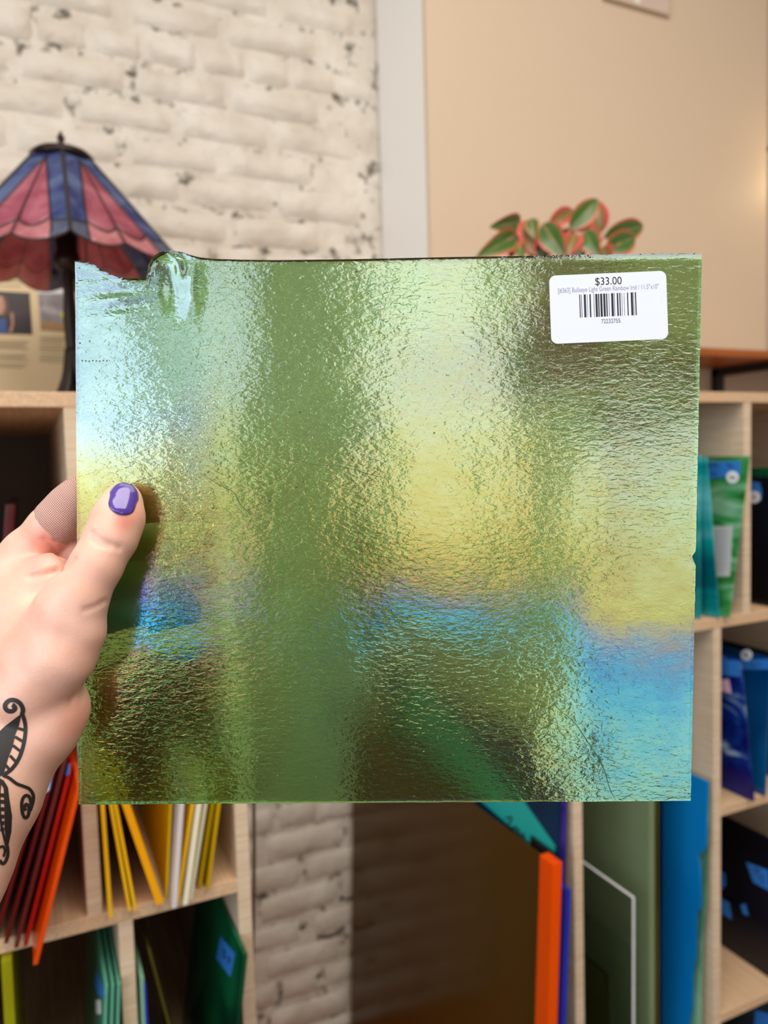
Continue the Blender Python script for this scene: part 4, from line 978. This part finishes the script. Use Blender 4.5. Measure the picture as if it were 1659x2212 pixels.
def skin_mesh(prims, lo, hi, h, name, m, sm=2, cut=None):
    D, ax = sdf_grid(prims, lo, hi, h)
    if cut is not None:
        X, Y, Z = np.meshgrid(*ax, indexing='ij'); p, n = cut; D = np.maximum(D, (X-p[0])*n[0]+(Y-p[1])*n[1]+(Z-p[2])*n[2])
    V, Q = surface_nets(D, ax)
    Q = Q[(Q >= 0).all(1)]
    nb = np.zeros_like(V); ct = np.zeros(len(V))
    for _ in range(sm):
        nb[:] = 0; ct[:] = 0
        for a, b in ((0, 1), (1, 2), (2, 3), (3, 0)):
            np.add.at(nb, Q[:, a], V[Q[:, b]]); np.add.at(nb, Q[:, b], V[Q[:, a]]); np.add.at(ct, Q[:, a], 1); np.add.at(ct, Q[:, b], 1)
        V = V*.4+.6*nb/np.maximum(ct, 1)[:, None]
    Wv = V@Rw.T+np.array(CAM)
    me = bpy.data.meshes.new(name); me.from_pydata(Wv.tolist(), [], Q.tolist()); me.update()
    bm = bmesh.new(); bm.from_mesh(me); bmesh.ops.recalc_face_normals(bm, faces=bm.faces); bm.to_mesh(me); bm.free()
    return link(name, me, m, None, True)
# skin
m, nt, N, L, B = new_mat('skin'); geo = N.new('ShaderNodeNewGeometry'); pos = geo.outputs['Position']
nz = N.new('ShaderNodeTexNoise'); nz.inputs['Scale'].default_value = 55; nz.inputs['Detail'].default_value = 4; L.new(pos, nz.inputs[0])
r = N.new('ShaderNodeValToRGB'); L.new(nz.outputs[0], r.inputs[0]); r.color_ramp.elements[0].position = .3; r.color_ramp.elements[1].position = .75
r.color_ramp.elements[0].color = srgb(226, 174, 152); r.color_ramp.elements[1].color = srgb(238, 192, 174)
colr = r.outputs[0]
def blush(p, rad, col, amt):
    global colr
    d = N.new('ShaderNodeVectorMath'); d.operation = 'DISTANCE'; L.new(pos, d.inputs[0]); d.inputs[1].default_value = p
    mr = N.new('ShaderNodeMapRange'); mr.inputs[1].default_value = 0; mr.inputs[2].default_value = rad; mr.inputs[3].default_value = amt; mr.inputs[4].default_value = 0; mr.interpolation_type = 'SMOOTHSTEP'; L.new(d.outputs['Value'], mr.inputs[0])
    x = N.new('ShaderNodeMix'); x.data_type = 'RGBA'; L.new(mr.outputs[0], x.inputs[0]); L.new(colr, x.inputs[6]); x.inputs[7].default_value = col; colr = x.outputs[2]
for (x, y, z, rad, c, a) in ((270, 1126, .334, .008, srgb(214, 110, 96), .75), (150, 1130, .365, .020, srgb(228, 130, 120), .8), (110, 1190, .36, .022, srgb(232, 140, 126), .6), (185, 1560, .335, .018, srgb(222, 130, 106), .6), (300, 1100, .34, .012, srgb(230, 140, 120), .5), (60, 1800, .30, .04, srgb(206, 158, 116), .6)):
    blush(PD(x, y, z), rad, c, a)
L.new(colr, B.inputs['Base Color']); B.inputs['Roughness'].default_value = .42
B.inputs['Subsurface Weight'].default_value = .25; B.inputs['Subsurface Radius'].default_value = (.010, .004, .002); B.inputs['Subsurface Scale'].default_value = .5
n2 = N.new('ShaderNodeTexVoronoi'); n2.inputs['Scale'].default_value = 900; L.new(pos, n2.inputs['Vector'])
bp = N.new('ShaderNodeBump'); bp.inputs['Strength'].default_value = .12; bp.inputs['Distance'].default_value = .0004; L.new(n2.outputs['Distance'], bp.inputs['Height']); L.new(bp.outputs[0], B.inputs['Normal'])
lo = np.array([-.235, -.270, .268]); hi = np.array([-.070, .030, .415])
hand = skin_mesh(prims, lo, hi, .0013, 'person', m, 2)
# creases pressed into the skin where the joints fold
def crease(path, depth, width):
    P = [PD(x, y, z) for x, y, z in path]
    co = np.empty(len(hand.data.vertices)*3); hand.data.vertices.foreach_get('co', co); co = co.reshape(-1, 3)
    # work in the view plane: distance to the polyline as seen in the photo
    rel = co-np.array(CAM); cc = rel@Rw; px = W_/2+F_*cc[:, 0]/cc[:, 2]; py = H_/2-F_*cc[:, 1]/cc[:, 2]
    best = np.full(len(co), 1e9); zl = np.full(len(co), 1.)
    for a, b in zip(path[:-1], path[1:]):
        a = np.array(a); b = np.array(b); d = b[:2]-a[:2]; t = np.clip(((px-a[0])*d[0]+(py-a[1])*d[1])/(d@d), 0, 1)
        ds = np.hypot(px-a[0]-t*d[0], py-a[1]-t*d[1]); k = ds < best; best[k] = ds[k]; zl[k] = (a[2]+(b[2]-a[2])*t)[k]
    nn = np.empty(len(co)*3); hand.data.vertices.foreach_get('normal', nn); nn = nn.reshape(-1, 3)
    w = np.exp(-(best/width)**2)*(np.abs(cc[:, 2]-zl) < .010)
    co -= nn*(depth*w)[:, None]; hand.data.vertices.foreach_set('co', co.ravel()); hand.data.update()
crease([(196, 1150, .333), (215, 1165, .332), (245, 1178, .331), (258, 1184, .331)], .0009, 6)
crease([(193, 1163, .334), (212, 1176, .333), (235, 1182, .332)], .0008, 5)
crease([(184, 1318, .328), (206, 1311, .328), (228, 1299, .334)], .0007, 6)
crease([(66, 1246, .350), (100, 1240, .345), (140, 1228, .340), (162, 1210, .340)], .0014, 7)
crease([(120, 1165, .36), (145, 1160, .36), (165, 1160, .362)], .0012, 5)
crease([(95, 1165, .36), (125, 1195, .36), (150, 1220, .355)], .0010, 5)
crease([(195, 1468, .334), (180, 1492, .329), (155, 1512, .327)], .0012, 6)
tag(hand, 'left hand and tattooed forearm with purple thumbnail, holding the green glass sheet', 'person')
bvh = BVHTree.FromPolygons([v.co for v in hand.data.vertices], [p.vertices for p in hand.data.polygons])
def drop(x, y, off):
    d = ray(x, y).normalized(); h, n, i, ds = bvh.ray_cast(CAM, d)
    if h is None: return None
    if n.dot(d) > 0: n = -n
    return h+n*off
# thumbnail
V = []; Fc = []; nu, nv = 14, 16
ux = Vector((.966, .26)).normalized(); uy = Vector((.26, -.966))
nail_c = Vector((259, 1106))
for j in range(nv+1):
    v = j/nv
    for i in range(nu+1):
        u = -1+2*i/nu
        halfw = 31*(1 - .10*(1-v)) if v < .55 else 31*math.sqrt(max(.02, 1-((v-.55)/.47)**2*.86))
        if v < .18: halfw *= .72+.28*(v/.18)**.6
        p = nail_c+Vector((ux.x*u*halfw, ux.y*u*halfw))+Vector((uy.x, uy.y))*(v*60+ (6*(u*u-1)*-1 if v < .3 else 0)*(.3-v)/.3*-1)
        q = drop(p.x, p.y, .0004+.0006*(1-abs(u)**4)*min(1, v*6+.2))
        if q is None: q = drop(p.x*.9+nail_c.x*.1, min(1100, p.y+12), .0006) or PD(p.x, p.y, .338)
        V.append(q)
for j in range(nv):
    for i in range(nu): a = j*(nu+1)+i; Fc.append((a, a+1, a+nu+2, a+nu+1))
nail = mesh('thumb_nail', V, Fc, mat('purple_nail_polish', srgb(84, 58, 150), .16, .06, 60, coat=.8), hand, True); nail['label'] = 'glossy purple painted thumbnail'
md = nail.modifiers.new('thick', 'SOLIDIFY'); md.thickness = .0006; md.offset = -1
# bandage round the index fingertip
bprims = [(cpx(84, 1170, .3750), cpx(128, 1122, .3732), .0122, .0112, .002), (cpx(128, 1122, .3732), cpx(166, 1080, .3724), .0112, .0100, .002), (cpx(142, 1086, .3722), cpx(178, 1056, .3716), .0070, .0058, .005)]
m, nt, N, L, B = new_mat('bandage_fabric')
tc = N.new('ShaderNodeTexCoord'); mp = N.new('ShaderNodeMapping'); mp.inputs['Rotation'].default_value = (0, .7, .4); L.new(tc.outputs['Object'], mp.inputs[0])
def weave(v):
    d = N.new('ShaderNodeVectorMath'); d.operation = 'DOT_PRODUCT'; L.new(tc.outputs['Object'], d.inputs[0]); d.inputs[1].default_value = v*(2*math.pi/.0017)
    q = N.new('ShaderNodeMath'); q.operation = 'SINE'; L.new(d.outputs['Value'], q.inputs[0]); return q.outputs[0]
wa = (rt*.72+up*.69).normalized(); wb_ = (rt*.69-up*.72).normalized()
pr = N.new('ShaderNodeMath'); pr.operation = 'MULTIPLY'; L.new(weave(wa), pr.inputs[0]); L.new(weave(wb_+fw*.3), pr.inputs[1])
ab = N.new('ShaderNodeMath'); ab.operation = 'ABSOLUTE'; L.new(pr.outputs[0], ab.inputs[0])
r = N.new('ShaderNodeValToRGB'); L.new(ab.outputs[0], r.inputs[0]); r.color_ramp.elements[0].position = .05; r.color_ramp.elements[1].position = .6
r.color_ramp.elements[0].color = srgb(164, 110, 100); r.color_ramp.elements[1].color = srgb(230, 188, 174)
L.new(r.outputs[0], B.inputs['Base Color']); B.inputs['Roughness'].default_value = .8
bp = N.new('ShaderNodeBump'); bp.inputs['Strength'].default_value = .8; bp.inputs['Distance'].default_value = .0004; L.new(ab.outputs[0], bp.inputs['Height']); L.new(bp.outputs[0], B.inputs['Normal'])
bn_ = cpx(100, 1152, .374)-cpx(128, 1122, .3732); bn_ = bn_+np.array([-.002, .0, 0]); bn_ /= np.linalg.norm(bn_)
band = skin_mesh(bprims, lo, hi, .0009, 'bandage', m, 1, (cpx(112, 1138, .3735), bn_)); band.parent = hand; band['label'] = 'beige woven fabric bandage on the index fingertip'
# tattoo, inked on the forearm
TB = bmesh.new()
def tk(p): return (p[0]/5.03, 1480+p[1]/5.03)
def stroke(pts, w, smooth=True):
    w *= 2.1
    pts = [Vector((*p, 0)) for p in pts]
    if smooth: pts = catmull(pts, 6)
    prev = None; n = len(pts)
    for i, p in enumerate(pts):
        t = (pts[min(i+1, n-1)]-pts[max(i-1, 0)]); t.normalize(); q = Vector((-t.y, t.x, 0))*w/2
        a, b = drop(*tk(p+q), .00025), drop(*tk(p-q), .00025)
        c = drop(*tk(p), .00028)
        if a is None or b is None or c is None: prev = None; continue
        cur = [TB.verts.new(a), TB.verts.new(c), TB.verts.new(b)]
        if prev: TB.faces.new((prev[0], cur[0], cur[1], prev[1])); TB.faces.new((prev[1], cur[1], cur[2], prev[2]))
        prev = cur
def fill(pts, step=7):
    P = [Vector((*p, 0)) for p in pts]; bmx = bmesh.new(); f = bmx.faces.new([bmx.verts.new(p) for p in P])
    bmesh.ops.triangulate(bmx, faces=[f])
    for _ in range(6):
        es = [e for e in bmx.edges if e.calc_length() > 22]
        if not es: break
        bmesh.ops.subdivide_edges(bmx, edges=es, cuts=1); bmesh.ops.triangulate(bmx, faces=bmx.faces)
    mp_ = {}
    for v in bmx.verts:
        q = drop(*tk(v.co), .00025)
        if q is not None: mp_[v] = TB.verts.new(q)
    for f in bmx.faces:
        if all(v in mp_ for v in f.verts):
            TB.faces.new([mp_[v] for v in f.verts])
    bmx.free()
fill([(235, 305), (150, 370), (60, 440), (-20, 520), (-20, 1010), (40, 960), (90, 790), (140, 660), (165, 540), (205, 440)])
stroke([(238, 300), (268, 390), (278, 480), (265, 600), (235, 720), (185, 830), (115, 920), (20, 985)], 20)
for a, b in (((190, 465), (268, 488)), ((163, 560), (250, 612)), ((142, 655), (228, 722)), ((108, 765), (178, 838)), ((62, 870), (112, 930))): stroke([a, b], 15, False)
stroke([(238, 318), (250, 262), (222, 200), (170, 165), (110, 163), (66, 198), (58, 240), (88, 277), (135, 280), (166, 252), (152, 224), (134, 214)], 23)
stroke([(35, 982), (100, 1010), (180, 1070), (260, 1100), (320, 1130), (358, 1195), (352, 1275), (322, 1365)], 17)
stroke([(322, 1365), (333, 1290), (320, 1222), (285, 1197), (250, 1222), (232, 1290), (240, 1385), (268, 1438), (298, 1422), (312, 1362), (303, 1312), (278, 1294), (260, 1328), (276, 1362)], 17)
fill([(-20, 1000), (40, 1035), (85, 1110), (100, 1240), (128, 1420), (120, 1590), (82, 1760), (62, 1740), (48, 1560), (44, 1300), (38, 1120), (0, 1060), (-20, 1060)])
stroke([(0, 1060), (-8, 1200), (-2, 1400), (20, 1560), (66, 1750)], 12)
for y in (1180, 1250, 1330, 1410, 1480, 1550): stroke([(0, y+14), (44, y+18)], 20, False)
stroke([(74, 1740), (82, 1830), (58, 1910), (22, 1938), (-6, 1900)], 17)
stroke([(-8, 1764), (28, 1750), (50, 1795), (34, 1862)], 13)
tt = from_bm('tattoo', TB, mat('tattoo_ink', srgb(40, 36, 34), .45, .15, 200), hand, True); tt['label'] = 'black winged scroll tattoo on the wrist'
